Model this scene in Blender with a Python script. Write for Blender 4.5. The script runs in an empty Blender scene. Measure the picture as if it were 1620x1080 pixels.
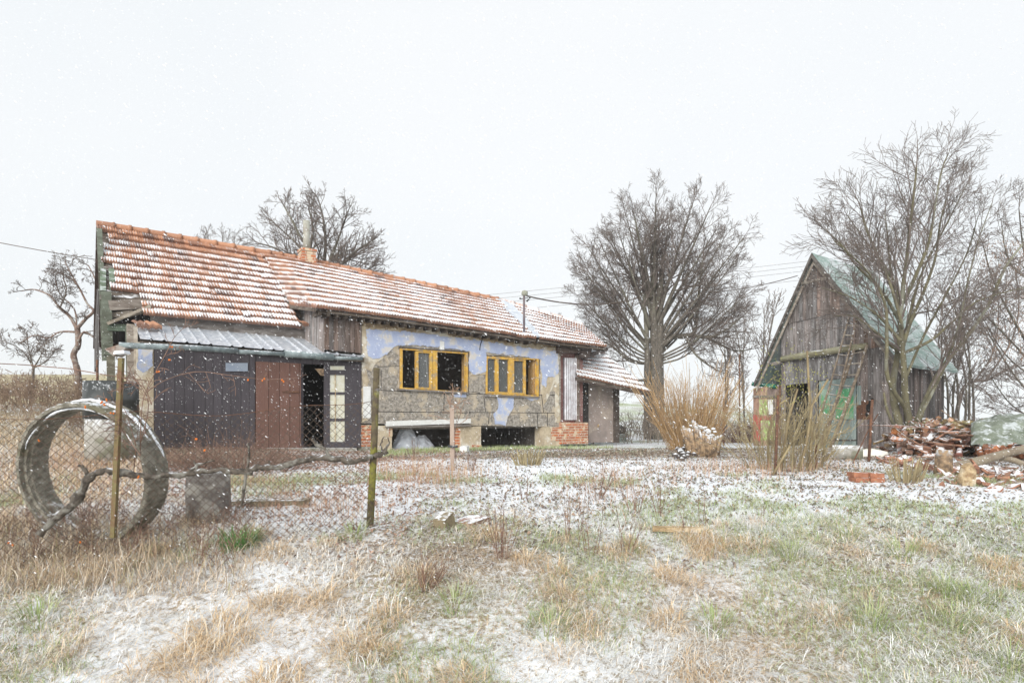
import bpy, math, random
import numpy as np
from mathutils import Vector, noise as mnoise
R = np.random.RandomState(7)
random.seed(7)
SC = bpy.context.scene
COL = SC.collection
EYE, FPX, CX, HY = 1.6, 960.0, 810.0, 660.0

# ------------------------------------------------------------------ helpers
def smooth(t):
    t = np.clip(t, 0, 1); return t*t*(3-2*t)
_perm = np.random.RandomState(3).permutation(512)
_pv = np.random.RandomState(4).rand(512)
def vnoise(x, y, seed=0):
    x = np.asarray(x, float)+seed*17.3; y = np.asarray(y, float)+seed*9.1
    xi = np.floor(x).astype(int); yi = np.floor(y).astype(int)
    fx = smooth(x-xi); fy = smooth(y-yi)
    def h(a, b): return _pv[(_perm[(a % 512)]+b*37) % 512]
    return (h(xi, yi)*(1-fx)+h(xi+1, yi)*fx)*(1-fy)+(h(xi, yi+1)*(1-fx)+h(xi+1, yi+1)*fx)*fy
def fbm(x, y, octv=3, seed=0):
    a, s, t = 1.0, 0, 0
    for k in range(octv):
        s = s+a*vnoise(x*2**k, y*2**k, seed+k*5); t += a; a *= .5
    return s/t
_DY = [-40, 0, 2.5, 3.66, 4.5, 5.9, 8, 11, 14, 18, 26, 60]
_DD = [2.6, 2.1, 1.8, 1.6, 1.38, 1.08, .88, .79, .77, .86, 1.0, 1.3]
def ground(x, y):
    x = np.asarray(x, float); y = np.asarray(y, float)
    z = EYE-np.interp(y, _DY, _DD)
    z = z+.2*smooth((-x-3)/4)*smooth((y-8)/4)+1.0*smooth((-x-7.5)/5)*smooth((y-9)/8)
    az = x/np.maximum(y, 5)
    e = np.interp(az, [-1.2, -.6, -.3, 0, .3, .45, .7, 1.0], [.072, .070, .055, .035, .022, .012, -.018, -.03])
    yc = np.where(y < 85, y, 85-(y-85)*.12)
    zf = EYE+e*yc+(-.03)*np.maximum(y-85, 0)*.3
    k = smooth((y-20)/50.)
    z = z*(1-k)+zf*k
    z = z+(fbm(x*.9, y*.9, 3, 2)-.5)*.07*smooth((y-1)/3.)*(1-smooth((y-14)/10))
    return z
def G1(x, y): return float(ground(np.array([x]), np.array([y]))[0])
def P(px, py, Y): return np.array([(px-CX)*Y/FPX, Y, EYE+(HY-py)*Y/FPX])
def onground(px, py):
    Ys = np.arange(2.5, 45, .02); zs = ground((px-CX)*Ys/FPX, Ys)
    k = int(np.argmax(EYE+(HY-py)*Ys/FPX <= zs)); p = P(px, py, float(Ys[k]))
    return np.array([p[0], p[1], G1(p[0], p[1])])
def gat(px, Y):
    x = (px-CX)*Y/FPX
    return np.array([x, Y, G1(x, Y)])

class MB:
    def __init__(s): s.v = []; s.f3 = []; s.f4 = []; s.c = []; s.n = 0; s.r3 = []; s.r4 = []
    def add(s, v, f, c=(1, 1, 1), sm=False):
        v = np.asarray(v, float).reshape(-1, 3)
        c = np.asarray(c, float)
        if c.ndim == 1: c = np.tile(c[:3], (len(v), 1))
        f = np.asarray(f, int) if not isinstance(f, list) or len({len(q) for q in f}) == 1 else f
        if isinstance(f, list):
            for q in f:
                if len(q) == 3: s.f3.append(np.array([q])+s.n); s.r3.append(sm)
                elif len(q) == 4: s.f4.append(np.array([q])+s.n); s.r4.append(sm)
        elif len(f):
            (s.f3 if f.shape[1] == 3 else s.f4).append(f+s.n); (s.r3 if f.shape[1] == 3 else s.r4).append(sm)
        s.v.append(v); s.c.append(c); s.n += len(v)
    def hexa(s, p, c=(1, 1, 1)):   # 8 points: bottom 4 then top 4
        s.add(p, [[0, 3, 2, 1], [4, 5, 6, 7], [0, 1, 5, 4], [1, 2, 6, 5], [2, 3, 7, 6], [3, 0, 4, 7]], c)
    def box(s, c0, ax, ay, az, c=(1, 1, 1)):  # centre and three half vectors
        c0, ax, ay, az = [np.asarray(q, float) for q in (c0, ax, ay, az)]
        s.hexa([c0-ax-ay-az, c0+ax-ay-az, c0+ax+ay-az, c0-ax+ay-az, c0-ax-ay+az, c0+ax-ay+az, c0+ax+ay+az, c0-ax+ay+az], c)
    def tube(s, pts, rad, n=6, c=(1, 1, 1), cap=True, wob=0):
        pts = np.asarray(pts, float); m = len(pts)
        rad = np.full(m, rad) if np.isscalar(rad) else np.interp(np.linspace(0, 1, m), np.linspace(0, 1, len(rad)), rad)
        t = np.gradient(pts, axis=0); t /= np.linalg.norm(t, axis=1)[:, None]+1e-9
        ref = np.array([0, 0, 1.]) if abs(t[0][2]) < .9 else np.array([1., 0, 0])
        V = []
        for i in range(m):
            a = np.cross(t[i], ref); a /= np.linalg.norm(a)+1e-9; b = np.cross(t[i], a)
            ref = np.cross(a, t[i])
            an = np.arange(n)*2*math.pi/n
            rr = rad[i]*(1+wob*(R.rand(n)-.5)) if wob else rad[i]*np.ones(n)
            V.append(pts[i]+(np.cos(an)*rr)[:, None]*a+(np.sin(an)*rr)[:, None]*b)
        V = np.concatenate(V)
        F = [[i*n+j, i*n+(j+1) % n, (i+1)*n+(j+1) % n, (i+1)*n+j] for i in range(m-1) for j in range(n)]
        k = len(V); V = np.vstack([V, pts[0], pts[-1]])
        s.add(V, np.array(F), c, sm=n > 4)
        if cap:
            s.r3 += [False, False]
            base = s.n-len(V)
            s.f3.append(np.array([[base+k, base+(j+1) % n, base+j] for j in range(n)]))
            s.f3.append(np.array([[base+k+1, base+(m-1)*n+j, base+(m-1)*n+(j+1) % n] for j in range(n)]))
    def build(s, name, mat, parent=None, base=None, smooth_=False):
        v = np.concatenate(s.v) if s.v else np.zeros((0, 3)); c = np.concatenate(s.c) if s.c else np.zeros((0, 3))
        if parent is not None: v = v-np.array(parent['_b'])
        elif base is not None: v = v-np.asarray(base)
        f3 = np.concatenate(s.f3) if s.f3 else np.zeros((0, 3), int)
        f4 = np.concatenate(s.f4) if s.f4 else np.zeros((0, 4), int)
        me = bpy.data.meshes.new(name)
        nl = f3.size+f4.size
        me.vertices.add(len(v)); me.vertices.foreach_set('co', v.astype(np.float32).ravel())
        me.loops.add(nl); me.loops.foreach_set('vertex_index', np.concatenate([f3.ravel(), f4.ravel()]).astype(np.int32))
        me.polygons.add(len(f3)+len(f4))
        me.polygons.foreach_set('loop_start', np.concatenate([np.arange(len(f3))*3, f3.size+np.arange(len(f4))*4]).astype(np.int32))
        fl = [np.full(len(q), bool(k)) for q, k in zip(s.f3, s.r3)]+[np.full(len(q), bool(k)) for q, k in zip(s.f4, s.r4)]
        me.polygons.foreach_set('use_smooth', np.ones(len(f3)+len(f4), bool) if smooth_ else np.concatenate(fl))
        me.update(calc_edges=True)
        at = me.color_attributes.new('col', 'FLOAT_COLOR', 'POINT')
        at.data.foreach_set('color', np.hstack([c, np.ones((len(c), 1))]).astype(np.float32).ravel())
        me.materials.append(mat)
        o = bpy.data.objects.new(name, me); COL.objects.link(o)
        if parent is not None:
            o.parent = parent; o['_b'] = list(parent['_b'])
        elif base is not None:
            o.location = [float(q) for q in base]; o['_b'] = [float(q) for q in base]
        else: o['_b'] = [0., 0., 0.]
        return o
def thing(name, label, cat, base, group=None):
    o = bpy.data.objects.new(name, None); COL.objects.link(o)
    o.location = [float(q) for q in base]; o['_b'] = [float(q) for q in base]
    o.empty_display_size = .2
    o['label'] = label; o['category'] = cat
    if group: o['group'] = group
    return o
def tag(o, label, cat, group=None):
    o['label'] = label; o['category'] = cat
    if group: o['group'] = group
    return o
def kind(o, k, label=None, cat=None):
    o['kind'] = k
    if label: o['label'] = label
    if cat: o['category'] = cat
    return o

# ------------------------------------------------------------------ materials
def mat(name, a, b=None, scale=8, rough=.85, bump=.3, bscale=None, col=False, snow=0, stretch=None, spec=.25, b2=None, b2s=1.5, metal=0, snowcol=(.86, .89, .93)):
    m = bpy.data.materials.new(name); m.use_nodes = True
    N, L = m.node_tree.nodes, m.node_tree.links
    bs = N['Principled BSDF']; bs.inputs['Roughness'].default_value = rough
    bs.inputs['Specular IOR Level'].default_value = spec; bs.inputs['Metallic'].default_value = metal
    tc = N.new('ShaderNodeTexCoord'); src = tc.outputs['Object']
    if stretch:
        mp = N.new('ShaderNodeMapping'); mp.inputs['Scale'].default_value = stretch
        L.new(src, mp.inputs['Vector']); src = mp.outputs['Vector']
    def noise(sc, det=5, rg=.6):
        n = N.new('ShaderNodeTexNoise'); n.inputs['Scale'].default_value = sc; n.inputs['Detail'].default_value = det
        n.inputs['Roughness'].default_value = rg; L.new(src, n.inputs['Vector']); return n.outputs['Fac']
    def ramp(f, lo, hi):
        r = N.new('ShaderNodeMapRange'); r.inputs['From Min'].default_value = lo; r.inputs['From Max'].default_value = hi
        r.interpolation_type = 'SMOOTHSTEP'; L.new(f, r.inputs['Value']); return r.outputs['Result']
    def mix(f, c1, c2, mode='MIX'):
        x = N.new('ShaderNodeMix'); x.data_type = 'RGBA'; x.blend_type = mode
        if isinstance(f, float): x.inputs['Factor'].default_value = f
        else: L.new(f, x.inputs['Factor'])
        for c, s in ((c1, 6), (c2, 7)):
            if isinstance(c, tuple): x.inputs[s].default_value = (*c, 1)
            else: L.new(c, x.inputs[s])
        return x.outputs[2]
    out = a
    nf = noise(scale)
    if b: out = mix(ramp(nf, .35, .65), a, b)
    if b2: out = mix(ramp(noise(b2s, 4), .5, .62), out, b2)
    if col:
        at = N.new('ShaderNodeAttribute'); at.attribute_name = 'col'
        out = mix(1.0, out, at.outputs['Color'], 'MULTIPLY')
    if snow:
        g = N.new('ShaderNodeNewGeometry'); sx = N.new('ShaderNodeSeparateXYZ'); L.new(g.outputs['Normal'], sx.inputs[0])
        u = ramp(sx.outputs['Z'], .35, .8)
        k = N.new('ShaderNodeMath'); k.operation = 'MULTIPLY'; L.new(u, k.inputs[0])
        L.new(ramp(noise(14, 4), .62-snow*.4, .75-snow*.3), k.inputs[1])
        out = mix(k.outputs[0], out, snowcol)
    if isinstance(out, tuple): bs.inputs['Base Color'].default_value = (*out, 1)
    else: L.new(out, bs.inputs['Base Color'])
    if bump:
        bp = N.new('ShaderNodeBump'); bp.inputs['Strength'].default_value = bump; bp.inputs['Distance'].default_value = .02
        L.new(noise(bscale or scale*4), bp.inputs['Height']); L.new(bp.outputs['Normal'], bs.inputs['Normal'])
    return m
VX = (1, 1, .12)
M = dict(
 greywood=mat('weathered_wood', (.27, .26, .26), (.12, .112, .108), 16, col=True, stretch=VX, bump=.6),
 hwood=mat('old_beam_wood', (.27, .25, .23), (.15, .13, .115), 10, stretch=(.25, .25, 1), bump=.6, snow=.3, col=True),
 darkwood=mat('dark_boards', (.066, .060, .068), (.082, .074, .084), 45, col=True, stretch=VX, bump=.1, rough=.7),
 brown=mat('brown_door', (.18, .10, .08), (.155, .085, .068), 40, col=True, stretch=VX, bump=.1, rough=.65),
 ringc=mat('ring_concrete', (.33, .31, .26), (.16, .15, .12), 13, bump=.9, bscale=70, snow=.35, b2=(.17, .16, .11), b2s=2.2),
 concrete=mat('concrete', (.42, .40, .36), (.30, .285, .25), 9, bump=.6, bscale=60, snow=.55, b2=(.22, .22, .16), b2s=2.5),
 rawpanel=mat('bare_wall_panel', (.43, .395, .345), (.22, .20, .175), 16, bump=1.0, bscale=60, b2=(.50, .43, .33), b2s=3.5),
 blue=mat('blue_plaster', (.37, .43, .61), (.48, .54, .68), 4, bump=.6, bscale=30, b2=(.58, .56, .54), b2s=4),
 cream=mat('cream_plaster', (.55, .47, .34), (.38, .31, .22), 6, bump=.8, bscale=40, b2=(.66, .62, .53), b2s=3),
 ochre=mat('ochre_stained_plaster', (.40, .31, .20), (.24, .18, .12), 5, bump=.7, bscale=40),
 white=mat('white_paint', (.74, .75, .74), (.66, .67, .65), 8, bump=.1, rough=.5),
 yellow=mat('yellow_paint', (.66, .42, .09), (.54, .31, .07), 9, bump=.4, rough=.6, b2=(.40, .30, .18), b2s=7),
 ironrust=mat('rusty_iron', (.20, .10, .06), (.10, .06, .045), 20, bump=.5, rough=.8),
 galv=mat('frosted_sheet_metal', (.62, .66, .71), (.48, .53, .60), 5, bump=.15, rough=.35, metal=.3, snow=.35),
 pipe=mat('grey_green_pipe', (.15, .18, .19), (.27, .33, .34), 5, bump=.4, rough=.5, snow=.35),
 dark=mat('dark_interior', (.03, .028, .028), (.02, .02, .02), 3, bump=0),
 bark=mat('bark', (.17, .15, .125), (.09, .08, .068), 18, bump=.8, stretch=(1, 1, .3), snow=.12, b2=(.19, .18, .14), b2s=1.2),
 branchbark=mat('lichen_branch_bark', (.17, .145, .12), (.07, .06, .05), 22, bump=1, snow=.2, b2=(.26, .25, .22), b2s=9),
 twig=mat('twigs', (.20, .165, .145), (.13, .11, .10), 5, bump=0),
 greenbark=mat('mossy_bark', (.17, .155, .095), (.11, .10, .07), 8, bump=.7, stretch=(1, 1, .3), b2=(.24, .24, .19), b2s=2, snow=.1),
 pinkbark=mat('reddish_bark', (.27, .19, .15), (.16, .115, .10), 10, bump=.7, b2=(.33, .30, .27), b2s=3),
 willow=mat('orange_stems', (.47, .32, .17), (.34, .23, .13), 3, bump=0, col=True),
 lilac=mat('yellowish_stems', (.38, .32, .19), (.25, .20, .12), 4, bump=.2, col=True),
 briar=mat('red_brown_stems', (.26, .16, .12), (.15, .10, .08), 6, bump=0, col=True),
 hip=mat('rose_hips', (.62, .17, .03), rough=.5, bump=0),
 grass=mat('grass_blades', (1, 1, 1), bump=0, col=True, rough=.8),
 leaf=mat('dead_leaves', (1, 1, 1), bump=0, col=True, rough=.9),
 wire=mat('fence_wire', (.075, .065, .055), (.13, .085, .06), 20, bump=0, rough=.6),
 mosspost=mat('mossy_post', (.15, .125, .07), (.09, .07, .05), 14, bump=.8, b2=(.22, .21, .05), b2s=5, snow=.1),
 rustpost=mat('rusty_moss_post', (.19, .11, .07), (.20, .17, .08), 12, bump=.8, snow=.3),
 teal=mat('green_felt_roof', (.23, .31, .28), (.31, .37, .36), 3.5, bump=.3, b2=(.46, .50, .51), b2s=1.6, snow=.15),
 tile=None, brick=None,
 flesh=mat('stack_brick', (.42, .19, .11), (.30, .13, .08), 9, bump=.6, snow=.35),
 rubble=mat('broken_brick', (.38, .21, .15), (.19, .13, .10), 6, bump=.8, snow=.6, col=True),
 log=mat('split_wood', (.40, .28, .17), (.15, .11, .08), 14, bump=.7, col=True, snow=.5),
 cutwood=mat('pale_cut_wood', (.60, .47, .29), (.30, .20, .11), 14, bump=.9, b2=(.72, .62, .46), b2s=5),
 snow=mat('snow', (.86, .89, .93), (.78, .82, .88), 8, bump=.5, bscale=25),
 tarp=mat('snowy_green_tarp', (.15, .175, .13), (.24, .27, .21), 4, bump=.6, rough=.4, b2=(.50, .54, .54), b2s=5, snow=.1),
 greenpaint=mat('green_paint', (.10, .36, .17), (.16, .42, .22), 5, bump=.3, rough=.6, b2=(.30, .42, .33)),
 tealpaint=mat('faded_teal_boards', (.25, .32, .31), (.33, .39, .37), 9, bump=.5, stretch=VX, col=True),
 lime=mat('lime_green_paint', (.32, .48, .14), (.45, .55, .25), 9, bump=.4, b2=(.40, .33, .25), b2s=6),
 redpaint=mat('faded_red_paint', (.42, .10, .08), (.32, .10, .09), 9, bump=.4),
 black=mat('black_plastic', (.045, .05, .05), (.08, .085, .085), 5, bump=.1, rough=.5, snow=.2),
 redwall=mat('red_brown_render', (.26, .13, .12), (.34, .22, .20), 4, bump=.4),
 plast=mat('grey_brown_render', (.36, .30, .27), (.27, .23, .21), 3, bump=.4, b2=(.45, .38, .32)),
 stone=mat('stone', (.27, .22, .14), (.18, .15, .10), 9, bump=.8, snow=.5),
 flake=mat('snow_flakes', (.93, .95, .97), bump=0),
)
def special():
    # roof tile: colour attribute: r = snow amount, g = tint, b = dirt
    m = bpy.data.materials.new('clay_roof_tile'); m.use_nodes = True
    N, L = m.node_tree.nodes, m.node_tree.links; bs = N['Principled BSDF']; bs.inputs['Roughness'].default_value = .8
    at = N.new('ShaderNodeAttribute'); at.attribute_name = 'col'; sp = N.new('ShaderNodeSeparateColor'); L.new(at.outputs['Color'], sp.inputs[0])
    tc = N.new('ShaderNodeTexCoord')
    n = N.new('ShaderNodeTexNoise'); n.inputs['Scale'].default_value = 30; n.inputs['Detail'].default_value = 4; L.new(tc.outputs['Object'], n.inputs['Vector'])
    cr = N.new('ShaderNodeValToRGB'); e = cr.color_ramp.elements
    e[0].color = (.14, .085, .07, 1); e[1].color = (.56, .29, .17, 1)
    el = cr.color_ramp.elements.new(.45); el.color = (.35, .175, .105, 1)
    ad = N.new('ShaderNodeMath'); ad.operation = 'MULTIPLY_ADD'; L.new(n.outputs['Fac'], ad.inputs[0]); ad.inputs[1].default_value = .5
    L.new(sp.outputs['Green'], ad.inputs[2])
    sb = N.new('ShaderNodeMath'); sb.operation = 'SUBTRACT'; L.new(ad.outputs[0], sb.inputs[0]); sb.inputs[1].default_value = .25
    L.new(sb.outputs[0], cr.inputs[0])
    s1 = N.new('ShaderNodeMath'); s1.operation = 'MULTIPLY_ADD'; L.new(n.outputs['Fac'], s1.inputs[0]); s1.inputs[1].default_value = .9; L.new(sp.outputs['Red'], s1.inputs[2])
    mr = N.new('ShaderNodeMapRange'); mr.inputs['From Min'].default_value = .75; mr.inputs['From Max'].default_value = 1.15; L.new(s1.outputs[0], mr.inputs['Value'])
    mx = N.new('ShaderNodeMix'); mx.data_type = 'RGBA'; L.new(mr.outputs['Result'], mx.inputs['Factor']); L.new(cr.outputs['Color'], mx.inputs[6])
    mx.inputs[7].default_value = (.86, .88, .91, 1); L.new(mx.outputs[2], bs.inputs['Base Color'])
    M['tile'] = m
    # brickwork using local u (col.r), v (col.g) coordinates stored by the builder
    m = bpy.data.materials.new('brickwork'); m.use_nodes = True
    N, L = m.node_tree.nodes, m.node_tree.links; bs = N['Principled BSDF']; bs.inputs['Roughness'].default_value = .9
    at = N.new('ShaderNodeAttribute'); at.attribute_name = 'col'
    bk = N.new('ShaderNodeTexBrick'); bk.inputs['Scale'].default_value = 1
    bk.inputs['Brick Width'].default_value = .24; bk.inputs['Row Height'].default_value = .075; bk.inputs['Mortar Size'].default_value = .009
    bk.inputs['Color1'].default_value = (.52, .17, .07, 1); bk.inputs['Color2'].default_value = (.36, .14, .08, 1); bk.inputs['Mortar'].default_value = (.52, .45, .36, 1)
    L.new(at.outputs['Color'], bk.inputs['Vector'])
    n = N.new('ShaderNodeTexNoise'); n.inputs['Scale'].default_value = 6; n.inputs['Detail'].default_value = 5; tc = N.new('ShaderNodeTexCoord'); L.new(tc.outputs['Object'], n.inputs['Vector'])
    mr = N.new('ShaderNodeMapRange'); mr.inputs['From Min'].default_value = .52; mr.inputs['From Max'].default_value = .58; L.new(n.outputs['Fac'], mr.inputs['Value'])
    mx = N.new('ShaderNodeMix'); mx.data_type = 'RGBA'; L.new(mr.outputs['Result'], mx.inputs['Factor']); L.new(bk.outputs['Color'], mx.inputs[6]); mx.inputs[7].default_value = (.60, .48, .34, 1)
    L.new(mx.outputs[2], bs.inputs['Base Color'])
    bp = N.new('ShaderNodeBump'); bp.inputs['Strength'].default_value = .6; bp.inputs['Distance'].default_value = .01; L.new(bk.outputs['Fac'], bp.inputs['Height']); bp.invert = True
    L.new(bp.outputs['Normal'], bs.inputs['Normal'])
    M['brick'] = m
    # thin window glass
    m = bpy.data.materials.new('window_glass'); m.use_nodes = True
    N, L = m.node_tree.nodes, m.node_tree.links; bs = N['Principled BSDF']
    bs.inputs['Base Color'].default_value = (.16, .17, .17, 1); bs.inputs['Roughness'].default_value = .05; bs.inputs['Alpha'].default_value = .5; bs.inputs['Specular IOR Level'].default_value = 1.0
    M['glass'] = m
    m = bpy.data.materials.new('plastic_foil'); m.use_nodes = True
    bs = m.node_tree.nodes['Principled BSDF']; N, L = m.node_tree.nodes, m.node_tree.links
    bs.inputs['Base Color'].default_value = (.60, .64, .70, 1); bs.inputs['Roughness'].default_value = .25; bs.inputs['Alpha'].default_value = .9
    M['foil'] = m
    # ground
    m = bpy.data.materials.new('snowy_ground'); m.use_nodes = True
    N, L = m.node_tree.nodes, m.node_tree.links; bs = N['Principled BSDF']; bs.inputs['Roughness'].default_value = .9; bs.inputs['Specular IOR Level'].default_value = .1
    tc = N.new('ShaderNodeTexCoord'); at = N.new('ShaderNodeAttribute'); at.attribute_name = 'col'
    def noise(sc, d=6, r=.65):
        n = N.new('ShaderNodeTexNoise'); n.inputs['Scale'].default_value = sc; n.inputs['Detail'].default_value = d; n.inputs['Roughness'].default_value = r
        L.new(tc.outputs['Object'], n.inputs['Vector']); return n.outputs['Fac']
    def mr(f, a, b):
        r = N.new('ShaderNodeMapRange'); r.inputs['From Min'].default_value = a; r.inputs['From Max'].default_value = b; L.new(f, r.inputs['Value']); return r.outputs['Result']
    def mx(f, a, b):
        x = N.new('ShaderNodeMix'); x.data_type = 'RGBA'; L.new(f, x.inputs['Factor'])
        for c, s in ((a, 6), (b, 7)):
            if isinstance(c, tuple): x.inputs[s].default_value = (*c, 1)
            else: L.new(c, x.inputs[s])
        return x.outputs[2]
    sp = N.new('ShaderNodeSeparateColor'); L.new(at.outputs['Color'], sp.inputs[0])
    soil = mx(mr(noise(3), .4, .6), (.34, .28, .22), (.22, .18, .145))
    soil = mx(sp.outputs['Green'], soil, (.33, .37, .21))
    soil = mx(sp.outputs['Blue'], soil, (.52, .42, .27))
    f = N.new('ShaderNodeMath'); f.operation = 'ADD'; L.new(noise(22), f.inputs[0]); L.new(sp.outputs['Red'], f.inputs[1])
    L.new(mx(mr(f.outputs[0], .93, 1.08), soil, (.84, .865, .90)), bs.inputs['Base Color'])
    bp = N.new('ShaderNodeBump'); bp.inputs['Strength'].default_value = .8; bp.inputs['Distance'].default_value = .03; L.new(noise(30), bp.inputs['Height']); L.new(bp.outputs['Normal'], bs.inputs['Normal'])
    M['ground'] = m
special()

# ------------------------------------------------------------------ camera, light, sky, haze
cam = bpy.data.cameras.new('camera'); co = bpy.data.objects.new('camera', cam); COL.objects.link(co)
co.location = (0, 0, EYE); co.rotation_euler = (math.pi/2, 0, 0)
cam.sensor_width = 36; cam.lens = FPX/1620*36; cam.shift_y = (HY-540)/1620; cam.clip_end = 3000; cam.clip_start = .05
SC.camera = co
EL, AZ = math.radians(24), math.radians(200)
sd = bpy.data.lights.new('sun', 'SUN'); so = bpy.data.objects.new('sun', sd); COL.objects.link(so)
sd.energy = 2.5; sd.angle = math.radians(40); sd.color = (1, .97, .92)
dv = Vector((math.sin(AZ)*math.cos(EL), math.cos(AZ)*math.cos(EL), math.sin(EL)))
so.rotation_euler = dv.to_track_quat('Z', 'Y').to_euler(); so.location = dv*50
w = bpy.data.worlds.new('World'); SC.world = w; w.use_nodes = True
N, L = w.node_tree.nodes, w.node_tree.links
sky = N.new('ShaderNodeTexSky'); sky.sky_type = 'NISHITA'; sky.sun_disc = False; sky.sun_elevation = EL; sky.sun_rotation = AZ
sky.air_density = 1; sky.dust_density = 4
bg = N['Background']; bg.inputs['Strength'].default_value = .1
mxn = N.new('ShaderNodeMix'); mxn.data_type = 'RGBA'; mxn.inputs['Factor'].default_value = .93
L.new(sky.outputs[0], mxn.inputs[6]); 
cn = N.new('ShaderNodeTexNoise'); cn.inputs['Scale'].default_value = 1.6; cn.inputs['Detail'].default_value = 3; ctc = N.new('ShaderNodeTexCoord'); L.new(ctc.outputs['Generated'], cn.inputs['Vector'])
cx = N.new('ShaderNodeMix'); cx.data_type = 'RGBA'; cmr = N.new('ShaderNodeMapRange'); cmr.inputs['From Min'].default_value = .35; cmr.inputs['From Max'].default_value = .65; L.new(cn.outputs['Fac'], cmr.inputs['Value']); L.new(cmr.outputs['Result'], cx.inputs['Factor'])
cx.inputs[6].default_value = (6.85, 7.2, 7.45, 1); cx.inputs[7].default_value = (7.5, 7.65, 7.78, 1); L.new(cx.outputs[2], mxn.inputs[7]); L.new(mxn.outputs[2], bg.inputs['Color'])
SC.view_settings.view_transform = 'Standard'; SC.view_settings.look = 'None'; SC.view_settings.gamma = 1; SC.view_settings.exposure = .42
SC.cycles.max_bounces = 5; SC.cycles.transparent_max_bounces = 12; SC.cycles.use_denoising = True
SC.cycles.volume_bounces = 1

# ------------------------------------------------------------------ frames for the two buildings (common right-angled directions)
TH = math.atan(1340/960.)
U = np.array([math.sin(TH), math.cos(TH), 0]); V = np.array([-math.cos(TH), math.sin(TH), 0])
class Frame:
    def __init__(s, o, a, n): s.o = np.array([o[0], o[1], 0.]); s.a = a; s.n = n
    def pt(s, t, d, h): return s.o+s.a*t+s.n*d+np.array([0, 0, h])
    def hit(s, px, py, d=0):
        r = np.array([(px-CX)/FPX, 1, (HY-py)/FPX])
        k = np.dot(s.o+s.n*d, s.n)/np.dot(r, s.n)
        p = r*k+np.array([0, 0, EYE])
        return np.dot(p-s.o, s.a), p[2]
    def at(s, px, py, d=0): t, h = s.hit(px, py, d); return s.pt(t, d, h)
    def line(s, d, *pts):
        q = [s.hit(x, y, d) for x, y in pts]
        xs = [a for a, b in q]; hs = [b for a, b in q]
        if len(xs) > 1 and xs[0] > xs[-1]: xs, hs = xs[::-1], hs[::-1]
        def f(t):
            if t <= xs[0]: return hs[0]+(hs[1]-hs[0])*(t-xs[0])/(xs[1]-xs[0])
            if t >= xs[-1]: return hs[-2]+(hs[-1]-hs[-2])*(t-xs[-2])/(xs[-1]-xs[-2])
            return float(np.interp(t, xs, hs))
        return f, xs[0], xs[-1]
def prism(mb, F, px4, d0, d1, c=(1, 1, 1)):   # four pixel corners read on plane d0, extruded to d1
    q = [F.hit(x, y, d0) for x, y in px4]
    mb.hexa([F.pt(t, d0, h) for t, h in q]+[F.pt(t, d1, h) for t, h in q], c)
def rect(mb, F, x0, y0, x1, y1, d0, d1, c=(1, 1, 1)): prism(mb, F, [(x0, y0), (x1, y0), (x1, y1), (x0, y1)], d0, d1, c)
def boards(mb, F, s0, s1, bot, top, d, wd=.13, th=.025, tint=(.7, 1.25), warm=0, gap=.006, ragged=0):
    s = s0
    while s < s1-.02:
        w_ = min(wd*(.8+.4*R.rand()), s1-s); e = s+w_-gap
        j = (R.rand()-.5)*.012; k = tint[0]+(tint[1]-tint[0])*R.rand(); wm = warm*R.rand()
        b0, b1 = (bot(s) if callable(bot) else bot), (bot(e) if callable(bot) else bot)
        t0, t1 = (top(s) if callable(top) else top), (top(e) if callable(top) else top)
        rg = ragged*R.rand(); b0 += rg; b1 += rg
        q = [(s, b0), (e, b0), (e, t1), (s, t0)]
        mb.hexa([F.pt(a, d-th+j, b) for a, b in q]+[F.pt(a, d+j, b) for a, b in q], (k*(1+wm), k, k*(1-wm*.5)))
        s += w_
def brickbox(mb, F, x0, y0, x1, y1, d0, d1):
    q = [F.hit(x, y, d0) for x, y in [(x0, y0), (x1, y0), (x1, y1), (x0, y1)]]
    c = [(a, b, 0) for a, b in q]
    mb.hexa([F.pt(t, d0, h) for t, h in q]+[F.pt(t, d1, h) for t, h in q], c+[(a+d1-d0, b, 0) for a, b, _ in c])
def ragged(mb, F, pts, d0, d1, amp=.02, step=.03, seed=0):
    """flat plate with an uneven broken edge, pixel outline on plane d0"""
    q = [np.array(F.hit(x, y, d0)) for x, y in pts]; o = []
    for i in range(len(q)):
        a, b = q[i], q[(i+1) % len(q)]; n = max(1, int(np.linalg.norm(b-a)/step))
        for k in range(n):
            p = a+(b-a)*k/n
            o.append(p+amp*(np.array([vnoise(p[0]*9, p[1]*9, seed), vnoise(p[0]*9+50, p[1]*9, seed)])-.5)*2+amp*.9*(R.rand(2)-.5))
    from mathutils.geometry import tessellate_polygon
    tri = tessellate_polygon([[Vector((p[0], p[1], 0)) for p in o]])
    n = len(o)
    v = [F.pt(p[0], d0, p[1]) for p in o]+[F.pt(p[0], d1, p[1]) for p in o]
    mb.add(v, [list(t) for t in tri]+[[i, (i+1) % n, n+(i+1) % n, n+i] for i in range(n)])

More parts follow.
